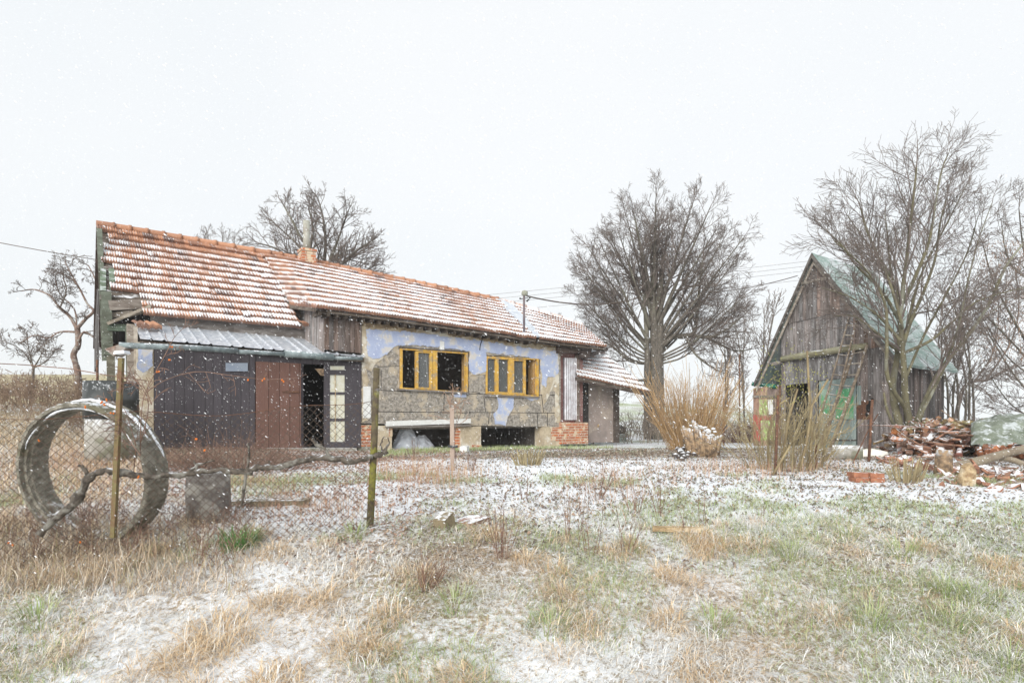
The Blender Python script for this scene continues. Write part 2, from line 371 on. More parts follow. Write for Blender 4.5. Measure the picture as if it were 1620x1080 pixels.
# ------------------------------------------------------------------ roof tiles
def tiles(mb, top, bot, rows, cols, skip=None, snow=lambda u, r: .5, rng=None, wave=.026, lift=.06):
    """ruled tile surface; top(t), bot(t) -> 3D point, t in 0..1"""
    nu = 9
    for r in range(rows):
        for c in range(cols):
            if skip and skip(r, c): continue
            t0, t1 = c/cols, (c+1)/cols
            tu = np.linspace(t0, t1, nu); v0, v1 = r/rows, (r+1.12)/rows
            T = np.array([top(t) for t in (t0, t1)]); B = np.array([bot(t) for t in (t0, t1)])
            T = T[0]+(T[1]-T[0])*np.linspace(0, 1, nu)[:, None]; B = B[0]+(B[1]-B[0])*np.linspace(0, 1, nu)[:, None]
            nrm = np.cross(T[-1]-T[0], T[0]-B[0]); nrm /= np.linalg.norm(nrm)
            if nrm[2] < 0: nrm = -nrm
            ph = np.linspace(0, 2, nu); prof = np.abs(np.sin(math.pi*ph))**1.5*wave
            jit = (R.rand()-.5)*.012; sl = (R.rand()-.5)*.012+(.05 if R.rand() < .02 else 0)
            rowsv = []
            for v, l, lip in ((v0, 0, 0), ((v0+v1)/2, lift*.6, 0), (v1, lift*1.15, 0), (v1, -.02, 1)):
                p = T+(B-T)*v+nrm*((prof if not lip else prof*.9)+l+jit)[:, None]+(B-T)*sl/ max(.1, np.linalg.norm(B[0]-T[0]))
                rowsv.append(p)
            VV = np.concatenate(rowsv)
            F_ = [[a*nu+i, a*nu+i+1, (a+1)*nu+i+1, (a+1)*nu+i] for a in range(3) for i in range(nu-1)]
            cm_ = (T[0]+B[0])/2; sn = snow((t0+t1)/2, r/rows)+(R.rand()-.5)*.25+(fbm(cm_[:1]*.8+cm_[2]*1.7, cm_[1:2]*.8, 3, 77)[0]-.5)*.95
            tint = .1+.8*R.rand() if R.rand() > .07 else -.1; trough = 1-prof/wave
            cc = np.zeros((4*nu, 3)); cc[:, 1] = tint*.8+.1
            for a in range(3): cc[a*nu:(a+1)*nu, 0] = sn+(trough-.5)*.42+(.08 if a == 1 else 0)
            cc[2*nu:3*nu, 0] -= .22; cc[3*nu:, 0] = -1; cc[3*nu:, 1] = .02+.16*R.rand()
            mb.add(VV, np.array(F_), cc)
def lerp(pts):
    pts = [np.asarray(p, float) for p in pts]; m = len(pts)-1
    def f(t):
        k = min(m-1, max(0, int(t*m))); return pts[k]+(pts[k+1]-pts[k])*(t*m-k)
    return f

# ==================================================================== COTTAGE
A0 = P(572, 660, 13.2*1670/1578.)
H = Frame(A0, U, V)
base = H.pt(3, 1, 0); base[2] = G1(base[0], base[1])
cot = thing('cottage', 'long low dilapidated cottage with orange tiled roof and flaking blue front', 'cottage', base)
RD = 3.2; ED = -.35
gz = lambda px, py, d=0: H.hit(px, py, d)[1]
# right hand tiled roof (over the rooms)
rt = lerp([H.at(x, y, RD) for x, y in [(415, 399), (480, 412), (540, 424), (600, 437), (665, 449.5), (728, 462), (788, 475)]])
_rb = [H.at(x, y, ED) for x, y in [(458, 481), (530, 489), (592, 497), (655, 506), (718, 515.5), (782, 525), (847, 535)]]
rb = lerp([H.at(x, y, ED) for x, y in [(500, 485.5), (560, 493), (617, 500.5), (675, 509), (732, 517.5), (790, 526), (847, 535)]])
rt = lerp([H.at(x, y, RD) for x, y in [(447, 405.5), (505, 417), (562, 429), (620, 440.5), (676, 451.7), (733, 463.5), (788, 475)]])
rbl = lerp([H.at(457, 481, 1.66), H.at(478, 483.3, .75), H.at(500, 485.5, ED)]); rtl = lerp([H.at(414, 399.5, RD), H.at(430, 402.5, RD), H.at(447, 405.5, RD)])
mb = MB(); tiles(mb, rtl, rbl, 11, 5, snow=lambda u, r: .62+.10*r-.3*(r < .05))
tiles(mb, rt, rb, 11, 42, snow=lambda u, r: .64+.16*u+.10*r-.3*(r < .05)); main_roof = mb.build('roof', M['tile'], cot)
# roof right of the flashing, down to the porch verge
tt = lerp([H.at(x, y, RD) for x, y in [(792, 476), (835, 488), (880, 501), (921, 516)]])
tb = lerp([H.at(x, y, ED) for x, y in [(852, 534.5), (887, 540), (921, 544), (958, 548)]])
mb = MB(); tiles(mb, tt, tb, 9, 15, snow=lambda u, r: .92+.05*r); mb.build('roof', M['tile'], cot)
# steep barn roof on the left, running lower
bt = lerp([H.at(x, y, RD) for x, y in [(152, 355), (205, 364), (258, 373), (310, 382), (368, 392), (428, 402.5)]])
bb = lerp([H.at(x, y, 1.2) for x, y in [(170, 491), (232, 497), (294, 502), (355, 507), (422, 513), (486, 519)]])
NC = 33
def bskip(r, c):
    if r >= 10 and (c < 6 or c > 31): return True
    if c < 2 and r in (1, 2): return True
    if c < 1 and r in (3, 6, 7, 8, 9): return True
    if c < 2 and r in (6, 7, 8): return True
    return False
mb = MB(); tiles(mb, bt, bb, 13, NC, skip=bskip, snow=lambda u, r: .40+.24*u+.10*r-.3*(r < .12), lift=.06); mb.build('barn_roof', M['tile'], cot)
# ridge tiles
mb = MB()
def ridge(f, n, s):
    for i in range(n):
        a, b = f(i/n), f(min(1, (i+1.12)/n)); a = a.copy(); b = b.copy(); a[2] += .03; b[2] += .035
        b = a+(b-a)
        mb.tube([a, a+(b-a)*.82, a+(b-a)*.83, b], [.065, .07, .085, .088], 8, (s+R.rand()*.2-.1, .35+.5*R.rand(), 0))
ridge(bt, 10, .05); ridge(rt, 20, .12); ridge(lerp([H.at(424, 401, RD), H.at(447, 405.5, RD)]), 1, .1); ridge(tt, 7, .5)
mb.build('ridge', M['tile'], cot)
# underlay boards beneath the tiles
mb = MB()
for f, g, n, off in ((rt, rb, 6, .05), (rtl, rbl, 2, .05), (tt, tb, 3, .05), (bt, lerp([H.at(x, y, 1.55) for x, y in [(170, 463), (477, 494)]]), 4, .07)):
    for i in range(n):
        lo_ = .05 if (f is rt and i == 0) else i/n
        q = [f(lo_), f((i+1)/n), g((i+1)/n), g(lo_)]
        mb.hexa([p-np.array([0, 0, off+.05]) for p in q]+[p-np.array([0, 0, off]) for p in q], (.6, .55, .5))
# back slope
for f, n in ((bt, 4), (rt, 6), (tt, 3)):
    for i in range(n):
        a, b = f(i/n), f((i+1)/n); c2 = b+V*3.2; d2 = a+V*3.2; c2[2] = d2[2] = EYE+1.9
        q = [a, b, c2, d2]; mb.hexa([p-np.array([0, 0, .06]) for p in q]+[p.copy() for p in q], (.6, .5, .5))
mb.build('roof_boarding', M['hwood'], cot)
# flashing
mb = MB()
fl = [((783, 473), (797, 477)), ((792, 486), (812, 484)), ((801, 491), (818, 491)), ((815, 503), (832, 505)), ((832, 519), (844, 519)), ((846, 533), (856, 534))]
nn = len(fl)
pl = []
for i, (a, b) in enumerate(fl):
    d = RD+(ED-RD)*i/(nn-1)
    up = np.array([0, 0, .05])
    pl.append((H.at(*a, d)+up, H.at(*b, d)+up))
for i in range(nn-1):
    q = [pl[i][0], pl[i][1], pl[i+1][1], pl[i+1][0]]
    mb.hexa([p-np.array([0, 0, .05]) for p in q]+q)
mb.build('flashing', M['galv'], cot)
# fascia under the eaves and rafter ends
mb = MB()
for i in range(12):
    a, b = rb(i/12), rb((i+1)/12)
    a = a+V*.06; b = b+V*.06; j = .05+.03*R.rand()
    mb.hexa([a-[0, 0, j+.05], b-[0, 0, j+.05], b+V*.05-[0, 0, j+.05], a+V*.05-[0, 0, j+.05], a-[0, 0, .03], b-[0, 0, .03], b+V*.05-[0, 0, .03], a+V*.05-[0, 0, .03]], (.35, .32, .3))
for i in range(4):
    a, b = tb(i/4)+V*.06, tb((i+1)/4)+V*.06
    mb.hexa([a-[0, 0, .13], b-[0, 0, .13], b+V*.05-[0, 0, .13], a+V*.05-[0, 0, .13], a-[0, 0, .03], b-[0, 0, .03], b+V*.05-[0, 0, .03], a+V*.05-[0, 0, .03]], (.35, .32, .3))
for i in range(26):
    a = rb((i+.5)/26)-[0, 0, .11]
    mb.box(a+V*.24, U*.035, V*.2, [0, 0, .05], (.4, .36, .33))
mb.build('eaves_board', M['hwood'], cot)
mb = MB()   # snow lying on the front edge of the eaves
for i in range(46):
    a, b = rb(i/46)-V*.01, rb((i+1)/46)-V*.01
    hh = .012+.018*R.rand()
    mb.tube([a+[0, 0, .035], b+[0, 0, .035]], hh, 5)
mb.build('snow_edge', M['snow'], cot)

# ---- front wall of the rooms
XT = lambda x: 487+(x-475)*.128
mb = MB()
WX = [572, 632, 742, 768, 854, 887]
w1t = lambda x: 549+(x-632)*.075; w1b = lambda x: 615+(x-632)*.05
w2t = lambda x: 561+(x-768)*.075; w2b = lambda x: 622+(x-768)*.04
sb = lambda x: 670+(x-600)*.018
def wp(x0, x1, t, b): prism(mb, H, [(x0, b(x0)), (x1, b(x1)), (x1, t(x1)), (x0, t(x0))], 0, .3)
wp(572, 632, XT, sb); wp(632, 742, XT, w1t); wp(632, 742, w1b, sb); wp(742, 768, XT, sb); wp(768, 854, XT, w2t); wp(768, 854, w2b, sb); wp(854, 887, XT, sb)
wall = mb.build('wall', M['rawpanel'], cot)
# joints between the bare panels
mb = MB()
def strip(pts, wpx=.9, d=-.004):
    for a, b in zip(pts[:-1], pts[1:]):
        dx, dy = b[0]-a[0], b[1]-a[1]; l = math.hypot(dx, dy); nx, ny = -dy/l*wpx/2, dx/l*wpx/2
        prism(mb, H, [(a[0]+nx, a[1]+ny), (b[0]+nx, b[1]+ny), (b[0]-nx, b[1]-ny), (a[0]-nx, a[1]-ny)], d, .01)
strip([(598, 617), (650, 619)]); strip([(700, 622), (740, 622.5), (886, 625)]); strip([(598, 651), (660, 651.5), (740, 652.6)]); strip([(742, 652), (830, 652.5), (886, 653)])
strip([(703, 622), (702, 650)], .8); strip([(766, 630), (768, 651)], .8); strip([(857, 625), (860, 652)], .8); strip([(774, 653), (773, 671)], .8); strip([(850, 653), (851, 674)], .8); strip([(866, 653), (866, 674)], .8)
strip([(745, 619), (760, 622)], .7); strip([(603, 585), (603, 617)], .8); strip([(597, 580), (632, 579)], .8)
strip([(761, 528), (763, 537), (760, 545), (759, 554)], 1.1, -.03)
mb.build('wall_joint', M['dark'], cot)
# small fixing holes
mb = MB()
for i in range(70):
    x, y = 600+R.rand()*280, 624+R.rand()*44
    p = H.at(x, y, -.002); mb.box(p, U*.008, V*.004, [0, 0, .007])
mb.build('dowel_hole', M['dark'], cot)['kind'] = 'stuff'
# plaster layers
mb = MB()
ragged(mb, H, [(573, 508), (600, 512), (700, 522), (800, 535), (884, 545), (884, 600), (886, 668), (878, 668), (878, 605), (862, 640), (856, 620), (855, 566), (820, 561), (768, 556), (768, 592), (745, 596), (742, 556), (700, 548), (632, 543), (630, 552), (618, 553), (605, 567), (596, 572), (588, 590), (581, 585), (586, 664), (573, 668)], -.012, .004, .03, seed=1)
mb.build('cream_plaster', M['cream'], cot)
mb = MB()
ragged(mb, H, [(573, 499), (640, 504), (720, 515), (800, 526), (884, 541), (884, 552), (850, 545), (790, 541), (745, 536), (720, 533), (700, 524), (660, 521), (648, 527), (625, 519), (600, 520), (573, 517)], -.020, .004, .05, seed=5)
mb.build('stained_plaster', M['ochre'], cot)
mb = MB()
ragged(mb, H, [(579, 521), (640, 524), (700, 531), (760, 539), (820, 548), (883, 556), (884, 588), (876, 597), (866, 597), (864, 612), (858, 608), (856, 568), (815, 562), (769, 558), (768, 588), (752, 592), (743, 586), (743, 556), (700, 550), (640, 545), (625, 549), (610, 560), (596, 568), (582, 562)], -.024, .004, .03, seed=2)
ragged(mb, H, [(787, 628), (813, 628), (812, 645), (804, 657), (800, 672), (783, 671), (781, 655), (790, 645)], -.014, .004, .02, .04, seed=3)
ragged(mb, H, [(716, 623), (738, 623), (737, 628), (720, 628)], -.014, .004, .01, .04, seed=3)
ragged(mb, H, [(828, 627), (852, 627), (852, 631), (842, 634), (834, 631)], -.014, .004, .01, .04, seed=3)
mb.build('blue_plaster', M['blue'], cot)
mb = MB()
rect(mb, H, 575, 611, 586.5, 661, -.03, .01); mb.build('white_panel', M['white'], cot); mb = MB()
rect(mb, H, 696.5, 540, 703, 553, -.04, .01)
mb.build('white_panel', M['white'], cot)
# plinth piers and cellar openings
mb = MB()
gb = lambda x: 716
for x0, x1, y in ((592, 620, 673), (729, 761, 674), (858, 887, 675)):
    mb = MB(); rect(mb, H, x0, y, x1, 726, .0, .35); mb.build('plinth_pier', M['cream'], cot)
for q_ in ((569.5, 672, 592, 706, .0, .35), (722, 674.5, 729, 724, .02, .35), (616, 674, 621, 690, -.012, .1), (747, 703, 761.5, 722, -.012, .1), (872, 676, 887.5, 697, -.012, .1), (887, 668, 930.5, 702, -.06, .4)):
    mb = MB(); brickbox(mb, H, *q_); mb.build('brick_plinth', M['brick'], cot)
mb = MB(); rect(mb, H, 569, 706, 592, 728, .0, .35); mb.build('plinth_pier', M['concrete'], cot)
# hidden body of the house: floor slab, side, back and inner walls
mb = MB()
s1, _ = H.hit(887, 600, 0); sL, _ = H.hit(160, 600, 1.5); sM, _ = H.hit(572, 600, 0); gh = base[2]-.4
def body(sa, sb_, d0, d1, h0, h1): mb.hexa([H.pt(sa, d0, h0), H.pt(sb_, d0, h0), H.pt(sb_, d1, h0), H.pt(sa, d1, h0), H.pt(sa, d0, h1), H.pt(sb_, d0, h1), H.pt(sb_, d1, h1), H.pt(sa, d1, h1)])
body(sM-.3, s1, 6.1, 6.3, gh, EYE+1.9); body(sL+1.2, sM-.31, 6.1, 6.3, gh, EYE+1.9)
body(sM+.0, s1, .36, 6.0, gz(700, 671)-.12, gz(700, 671)-.02)
body(s1-.2, s1, .36, 6.0, gh, EYE+2.0)
body(sM, sM+.15, .31, 6.0, gz(700, 671), EYE+2.0)
body(sM, s1, 3.0, 3.1, gh, EYE+2.3)
body(sM, sM+.15, .36, 3.0, gh, gz(700, 671)-.13)
mb.build('inner_wall', mat('dim_inner_plaster', (.30, .27, .24), (.20, .18, .16), 3, bump=.2), cot)
# ---- windows
def window(fr, bars, panes, y0, y1, tilt):
    mbf = MB()
    fd0, fd1 = -.02, .07
    def bar(x0, x1, ya, yb, dd=0):   # a bar in pixel coordinates following the window slope
        s = tilt
        prism(mbf, H, [(x0, yb+(x0-fr[0])*s), (x1, yb+(x1-fr[0])*s), (x1, ya+(x1-fr[0])*s), (x0, ya+(x0-fr[0])*s)], fd0+dd, fd1+dd)
    for b in bars: bar(*b)
    wfr = mbf.build('window', M['yellow'], cot)
    mbp = MB()
    for x0, x1 in panes:
        prism(mbp, H, [(x0, y1+(x0-fr[0])*tilt-3), (x1, y1+(x1-fr[0])*tilt-3), (x1, y0+(x1-fr[0])*tilt+3), (x0, y0+(x0-fr[0])*tilt+3)], .02, .026)
    mbp.build('pane', M['glass'], wfr)
    return wfr
a, b = 550.5, 614.5
w_1 = window((633,), [(633, 637, a, b), (637, 737, a, a+2.2), (637, 737, b-2, b), (737, 740.5, a, b), (658.5, 662, a+3, b-2.2, -.012), (662, 684, a+3, a+5, -.012), (662, 684, b-4.5, b-2.2, -.012), (680.5, 684, a+5, b-4.5, -.012), (684.2, 692, a+2.3, b-2.1, .004)], [(662, 680.5)], a, b, .066)
mb = MB(); prism(mb, H, [(677, 611), (678.5, 611), (674.5, 560), (673, 560)], .03, .05); mb.build('loose_bar', M['white'], w_1)
mb = MB(); prism(mb, H, [(630, 617), (742, 623), (742, 620), (630, 614.5)], -.07, .02); mb.build('sill', M['hwood'], w_1); mb = MB(); prism(mb, H, [(632, 550), (741, 557.5), (741, 555.5), (632, 548)], -.035, .05, (.5, .5, .5)); mb.build('lintel', M['hwood'], w_1)
a, b = 563, 623
w_2 = window((769,), [(769, 771.5, a, b), (771.5, 849.5, a, a+2), (771.5, 849.5, b-2.2, b), (849.5, 852.5, a, b), (784, 789, a+2.1, b-2.3, -.006), (804.5, 813.5, a+2.1, b-2.3, .004), (813.7, 829, a+3, a+5, -.012), (813.7, 829, b-4.6, b-2.4, -.012), (829, 832, a+3, b-2.4, -.012), (772, 804, b-4.4, b-2.3, -.01), (772, 804, a+2.1, a+4, -.01)], [(771.5, 784), (789, 804.5), (813.7, 829)], a, b, .050)
mb = MB(); prism(mb, H, [(767, 627), (854, 629.5), (854, 627), (767, 624)], -.06, .02); mb.build('sill', M['hwood'], w_2)
jm_ = mat('ochre_jamb', (.40, .27, .12), (.33, .2, .09), 8)
for fx0, fx1, ya, yb, wn in ((737.2, 737.6, 555, 620, w_1), (843, 849, 569, 624, w_2)):
    mb = MB(); prism(mb, H, [(fx0, yb), (fx1, yb+.3), (fx1, ya+.3), (fx0, ya)], .08, .3); mb.build('jamb', jm_, wn)

# ---- barn front: doors, metal lean-to roof, boards
ft, ax0, ax1 = H.line(0, (240, 548), (400, 558), (572, 567))
fbm_, _, _ = H.line(0, (240, 712), (400, 713), (572, 714))
sA = lambda x: H.hit(x, 600, 0)[0]
mb = MB(); boards(mb, H, sA(244), sA(403), fbm_, ft, 0, .17, .03, (.9, 1.08)); mb.build('boarded_gate', M['darkwood'], cot)
mb = MB(); rect(mb, H, 357, 574, 392, 587, -.055, -.045); mb.build('grey_plaque', mat('blue_grey_plate', (.25, .30, .38), (.3, .35, .42), 6, rough=.4, bump=.1), cot)
mb = MB(); boards(mb, H, sA(404), sA(475.5), lambda s: fbm_(s)+.03, H.line(0, (404, 572), (476, 575))[0], -.02, .24, .035, (.85, 1.1), gap=.008)
bd = mb.build('door', M['brown'], cot)
mb = MB(); rect(mb, H, 447, 618, 473, 621, -.075, -.058); mb.build('bolt', M['ironrust'], bd)
# lintel and door posts
mb = MB()
boards(mb, H, sA(403.5), sA(572), H.line(0, (403, 573), (572, 578))[0], ft, .03, .3, .04, (.8, 1))
rect(mb, H, 475.6, 575, 480, 712, .0, .1); rect(mb, H, 566.5, 577, 571, 708, -.02, .1); rect(mb, H, 399.5, 572, 403.4, 712, -.01, .05)
mb.build('door_frame', M['darkwood'], cot)
mb = MB()
dr = lambda x0, y0, x1, y1, a, b: rect(mb, H, x0, y0, x1, y1, a, b)
dr(513, 577, 522, 707, .0, .04); dr(545.5, 577, 566.4, 707, .0, .04); dr(522, 585, 545.5, 593, .0, .04); dr(522, 620, 545.5, 624, 0, .04); dr(522, 661.5, 545.5, 666, 0, .04); dr(522, 698.5, 545.5, 707, 0, .04); dr(522, 575, 545.5, 578.5, 0, .04)
gd = mb.build('glazed_door', M['darkwood'], cot)
mb = MB()
for y0, y1 in ((578.5, 585), (593, 620), (624, 661.5), (666, 698.5)): dr(522, y0, 545.5, y1, .015, .025)
mb.build('pane', mat('curtained_pane', (.70, .70, .62), (.62, .60, .46), 12, rough=.3, bump=.05), gd)
mb = MB(); dr(530, 592, 531.2, 698, -.004, .006)
mb.build('glazing_bar', M['cutwood'], gd)
mb = MB(); prism(mb, H, [(499, 583), (513, 583), (513, 594), (508, 594)], .03, .06); mb.build('corner_board', M['log'], cot)
# dark room behind the doorway
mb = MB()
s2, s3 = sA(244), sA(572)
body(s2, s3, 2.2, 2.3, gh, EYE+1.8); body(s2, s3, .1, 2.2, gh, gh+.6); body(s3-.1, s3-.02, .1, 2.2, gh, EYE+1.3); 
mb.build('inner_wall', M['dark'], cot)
# threshold
mb = MB(); rect(mb, H, 424, 708.5, 565, 722, -.25, .1); mb.build('threshold', M['concrete'], cot)
# metal roof
mt, ms0, ms1 = H.line(1.35, (218, 511), (482, 536)); mbt, mq0, mq1 = H.line(-.18, (223, 536), (455, 555), (577, 565))
mb = MB()
sa = H.hit(222, 536, -.18)[0]; sc = sA(513); se = H.hit(578, 565, -.18)[0]
def sheet(s_a, s_b, d_top, d_bot, h_top):
    n = int((s_b-s_a)/.035); prev = None
    for i in range(n+1):
        s = s_a+(s_b-s_a)*i/n; ph = (s*5.0) % 1; off = .028 if ph < .14 else 0
        row = []
        for k in range(5):
            f = k/4; d = d_top+(d_bot-d_top)*f; row.append(H.pt(s, d, h_top(s)*(1-f)+mbt(s)*f+off))
        if prev is not None:
            for k in range(4): mb.add([prev[k], row[k], row[k+1], prev[k+1]], [[0, 1, 2, 3]])
        prev = row
sheet(sa, sc, 1.35, -.18, mt)
sheet(sc, se, .0, -.18, lambda s: mbt(s)+(mt(sc)-mbt(sc))*.12)
for i in range(24):
    p = H.pt(sa+.1+i*.35, -.12, mbt(sa+.1+i*.35)+.04)
mb.build('metal_roof', M['galv'], cot)
mb = MB()
for q in range(8):
    s = sa+(se-sa)*q/8; e = sa+(se-sa)*(q+1)/8
    mb.hexa([H.pt(s, -.10, mbt(s)-.10), H.pt(e, -.10, mbt(e)-.10), H.pt(e, -.05, mbt(e)-.10), H.pt(s, -.05, mbt(s)-.10), H.pt(s, -.10, mbt(s)-.015), H.pt(e, -.10, mbt(e)-.015), H.pt(e, -.05, mbt(e)-.015), H.pt(s, -.05, mbt(s)-.015)], (.5, .45, .4))
mb.build('eaves_board', M['hwood'], cot)
# board above the metal roof, beneath the barn tiles
mb = MB()
fs0 = H.hit(238, 510, 1.38)[0]; fs1 = H.hit(483, 530, 1.38)[0]
tbf, _, _ = H.line(1.38, (238, 488), (483, 512))
s = fs0
for q in range(2):
    e = fs0+(fs1-fs0)*(q+1)/2-.004
    mb.hexa([H.pt(s, 1.36, mt(s)-.03), H.pt(e, 1.36, mt(e)-.03), H.pt(e, 1.42, mt(e)-.03), H.pt(s, 1.42, mt(s)-.03), H.pt(s, 1.36, tbf(s)), H.pt(e, 1.36, tbf(e)), H.pt(e, 1.42, tbf(e)), H.pt(s, 1.42, tbf(s))], (.85+.2*q, .85+.2*q, .86+.2*q))
    s = e+.004
mb.build('fascia_beam', M['hwood'], cot)
# boarded wall piece and its cheek, above the metal roof
mb = MB()
b_top = H.line(0, (513, 490), (572, 498))[0]; b_bot = H.line(0, (513, 553), (572, 559))[0]
boards(mb, H, sA(513), sA(571.5), b_bot, b_top, 0, .12, .03, (.45, .8), warm=.35)
mb.build('board_wall', M['greywood'], cot)
CH = Frame(H.pt(sA(513), 0, 0), V, U)
mb = MB()
c0, c1 = 0.0, 1.34
htop = lambda t: b_top(sA(513))+.5*t*.0+.02
hb = lambda t: mbt(sc)+(mt(sc)-mbt(sc))*((t+.18)/1.53)-.02
boards(mb, CH, c0, c1, hb, lambda t: b_top(sA(513))+.28*t, 0, .15, .03, (1.1, 1.6), warm=.1)
boards(mb, CH, 1.345, 2.9, lambda t: hb(1.34), lambda t: b_top(sA(513))+.38*t, .01, .15, .03, (.5, .8))
mb.build('cheek_wall', M['greywood'], cot)
# ---- left bay of the barn: posts, beams, broken boarding
mb = MB()
def beam(F, p0, p1, d0, d1, r, c=(1, 1, 1), w2=None):
    a, b = F.at(*p0, d0), F.at(*p1, d1); t = (b-a)/np.linalg.norm(b-a); up = np.cross(t, F.n); up /= np.linalg.norm(up)
    mb.box((a+b)/2, (b-a)/2, up*r, F.n*(w2 or r), c)
GREEN = (.62, .76, .66)
gl = H.hit(166, 690, 1.5)[1]
beam(H, (157, 362), (166, 570), 2.6, 1.5, .05, GREEN)
beam(H, (168, 462), (171, 562), 1.5, 1.5, .085, GREEN)
beam(H, (175, 560), (177, 720), 1.5, 1.5, .07, (.9, .95, .8))
beam(H, (158, 470), (236, 478), 1.9, 1.9, .05)
beam(H, (172, 484), (240, 481), 1.5, 1.55, .10, (1.1, 1.05, 1))
beam(H, (170, 512), (238, 484), 1.35, 1.3, .03, (1.4, 1.35, 1.2)); beam(H, (172, 500), (210, 494), 1.55, 1.5, .05, (1.2, 1.15, 1.05))
beam(H, (186, 505), (241, 490), 1.4, 1.35, .02, (1.4, 1.35, 1.2))
beam(H, (170, 518), (206, 519), 1.45, 1.45, .07, (.5, .72, .6))
for yy in (366, 376, 386, 396, 408, 420, 432, 444, 456): beam(H, (156+(yy-360)*.08, yy), (190+(yy-360)*.08, yy+4), RD-(yy-354)/137*2+.1, RD-(yy-354)/137*2+.1, .022, (1.2, 1.15, 1.1))
beam(H, (163, 425), (163, 460), 2.1, 1.7, .05, (.7, 1, .8)); beam(H, (176, 425), (178, 460), 2.1, 1.7, .05, (.7, 1, .8))
mb.build('timber_frame', M['hwood'], cot)
mb = MB()
sg0, sg1 = H.hit(172, 500, 1.7)[0], H.hit(243, 500, 1.7)[0]
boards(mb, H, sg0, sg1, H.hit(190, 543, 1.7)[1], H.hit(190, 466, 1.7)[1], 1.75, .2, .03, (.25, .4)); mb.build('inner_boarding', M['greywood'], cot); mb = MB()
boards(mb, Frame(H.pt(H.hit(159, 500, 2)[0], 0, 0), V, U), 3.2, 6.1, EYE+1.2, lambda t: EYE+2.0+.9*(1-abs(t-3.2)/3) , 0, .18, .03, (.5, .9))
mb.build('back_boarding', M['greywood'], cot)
mb = MB(); mb2 = MB()
rect(mb2, H, 216, 541, 243, 700, -.02, .35)
mb2.build('corner_pillar', M['cream'], cot)
mb2 = MB(); ragged(mb2, H, [(217, 545), (242, 547), (242, 578), (236, 584), (225, 590), (218, 583)], -.03, 0, .02, .05, seed=9); mb2.build('blue_plaster', M['blue'], cot)
beam(H, (207, 513), (209, 715), 1.0, .6, .07, (1.5, 1.45, 1.35)); beam(H, (214.5, 516), (216, 690), .1, .0, .03, (2.0, 1.95, 1.8)); beam(H, (203, 517), (205, 640), 1.2, .9, .05, GREEN)
mb.build('weathered_post', M['hwood'], cot)
# loose tile hanging at the broken eave
mb = MB()
a = H.at(207, 507, .9); b = H.at(247, 510, .9)
tiles(mb, lerp([a, b]), lerp([a+U*.06-V*.35-[0, 0, .16], b+U*.06-V*.35-[0, 0, .16]]), 1, 2, snow=lambda u, r: -.6, wave=.03)
mb.build('loose_tile', M['tile'], cot)
mb = MB()
a = H.at(471, 508, 1.15); b = H.at(481, 509, 1.15)
tiles(mb, lerp([a, b]), lerp([a+U*.03-V*.2-[0, 0, .12], b+U*.03-V*.2-[0, 0, .12]]), 1, 1, snow=lambda u, r: -.9); mb.build('loose_tile', M['tile'], cot)
# ---- chimney
ch = H.hit(486, 415, 3.0)[0]
mb = MB()
cw = .175
hb0, hb1 = H.hit(486, 425, 3.0)[1], H.hit(486, 395, 3.0)[1]
for k in range(7):
    y0 = hb0+(hb1-hb0)*k/7; y1 = hb0+(hb1-hb0)*(k+1)/7-.006; j = cw+(.02 if k == 6 else 0)+.012*R.rand()
    q = [(ch-j, 3.0-j), (ch+j, 3.0-j), (ch+j, 3.0+j), (ch-j, 3.0+j)]
    mb.hexa([H.pt(s, d, y0) for s, d in q]+[H.pt(s, d, y1) for s, d in q], [(s+d, y0, 0) for s, d in q]+[(s+d, y1, 0) for s, d in q])
chm = mb.build('chimney', M['brick'], cot)
mb = MB(); mb.tube([H.pt(ch-.02, 3.0, hb1), H.pt(ch-.02, 3.0, H.hit(483, 349, 3.0)[1])], .09, 12); mb.build('flue_pipe', mat('weathered_cement_pipe', (.42, .41, .36), (.34, .34, .29), 6, b2=(.30, .28, .24), b2s=3), chm)
# ---- porch and right lean-to
mb = MB(); rect(mb, H, 886.5, 546, 922, 668, .12, .3); mb.build('porch_wall', M['redwall'], cot)
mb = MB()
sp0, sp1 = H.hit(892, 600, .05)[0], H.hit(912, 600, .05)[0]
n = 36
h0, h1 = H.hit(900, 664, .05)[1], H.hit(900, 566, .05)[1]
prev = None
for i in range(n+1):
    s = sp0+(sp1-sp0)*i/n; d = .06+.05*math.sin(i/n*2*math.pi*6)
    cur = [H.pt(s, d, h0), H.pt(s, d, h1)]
    if prev: mb.add([prev[0], cur[0], cur[1], prev[1]], [[0, 1, 2, 3]], (1.4, 1.4, 1.4) if math.sin(i/n*2*math.pi*6) < -.3 else (.55, .53, .55))  # lit ridges and shaded grooves painted into the panel's vertex colour
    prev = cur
mb.build('corrugated_panel', mat('worn_shaded_corrugated_sheet', (.56, .57, .60), (.40, .38, .40), 6, col=True, bump=.2, rough=.5), cot)
mb = MB()
rect(mb, H, 884, 546, 936, 558, -.15, .1, (.5, .42, .4)); rect(mb, H, 921, 549, 933, 566, -.2, 0, (.4, .35, .35)); rect(mb, H, 913, 560, 917, 668, .0, .1, (.9, .8, .75))
beam(H, (960, 552), (921, 566), 1.4, 0, .06, (.5, .45, .45))
mb.build('porch_beam', M['hwood'], cot)
LT = [H.at(x, y, d) for x, y, d in ((905, 552, 1.6), (926, 552, 1.6), (946, 551, 1.6))]
LB = [H.at(x, y, d) for x, y, d in ((912, 594, -.25), (970, 607, -.25), (1029, 620, -.25))]
mb = MB(); tiles(mb, lerp(LT), lerp(LB), 8, 12, snow=lambda u, r: 1.2, wave=.02); lt = mb.build('lean_to_roof', M['tile'], cot)
mb = MB()
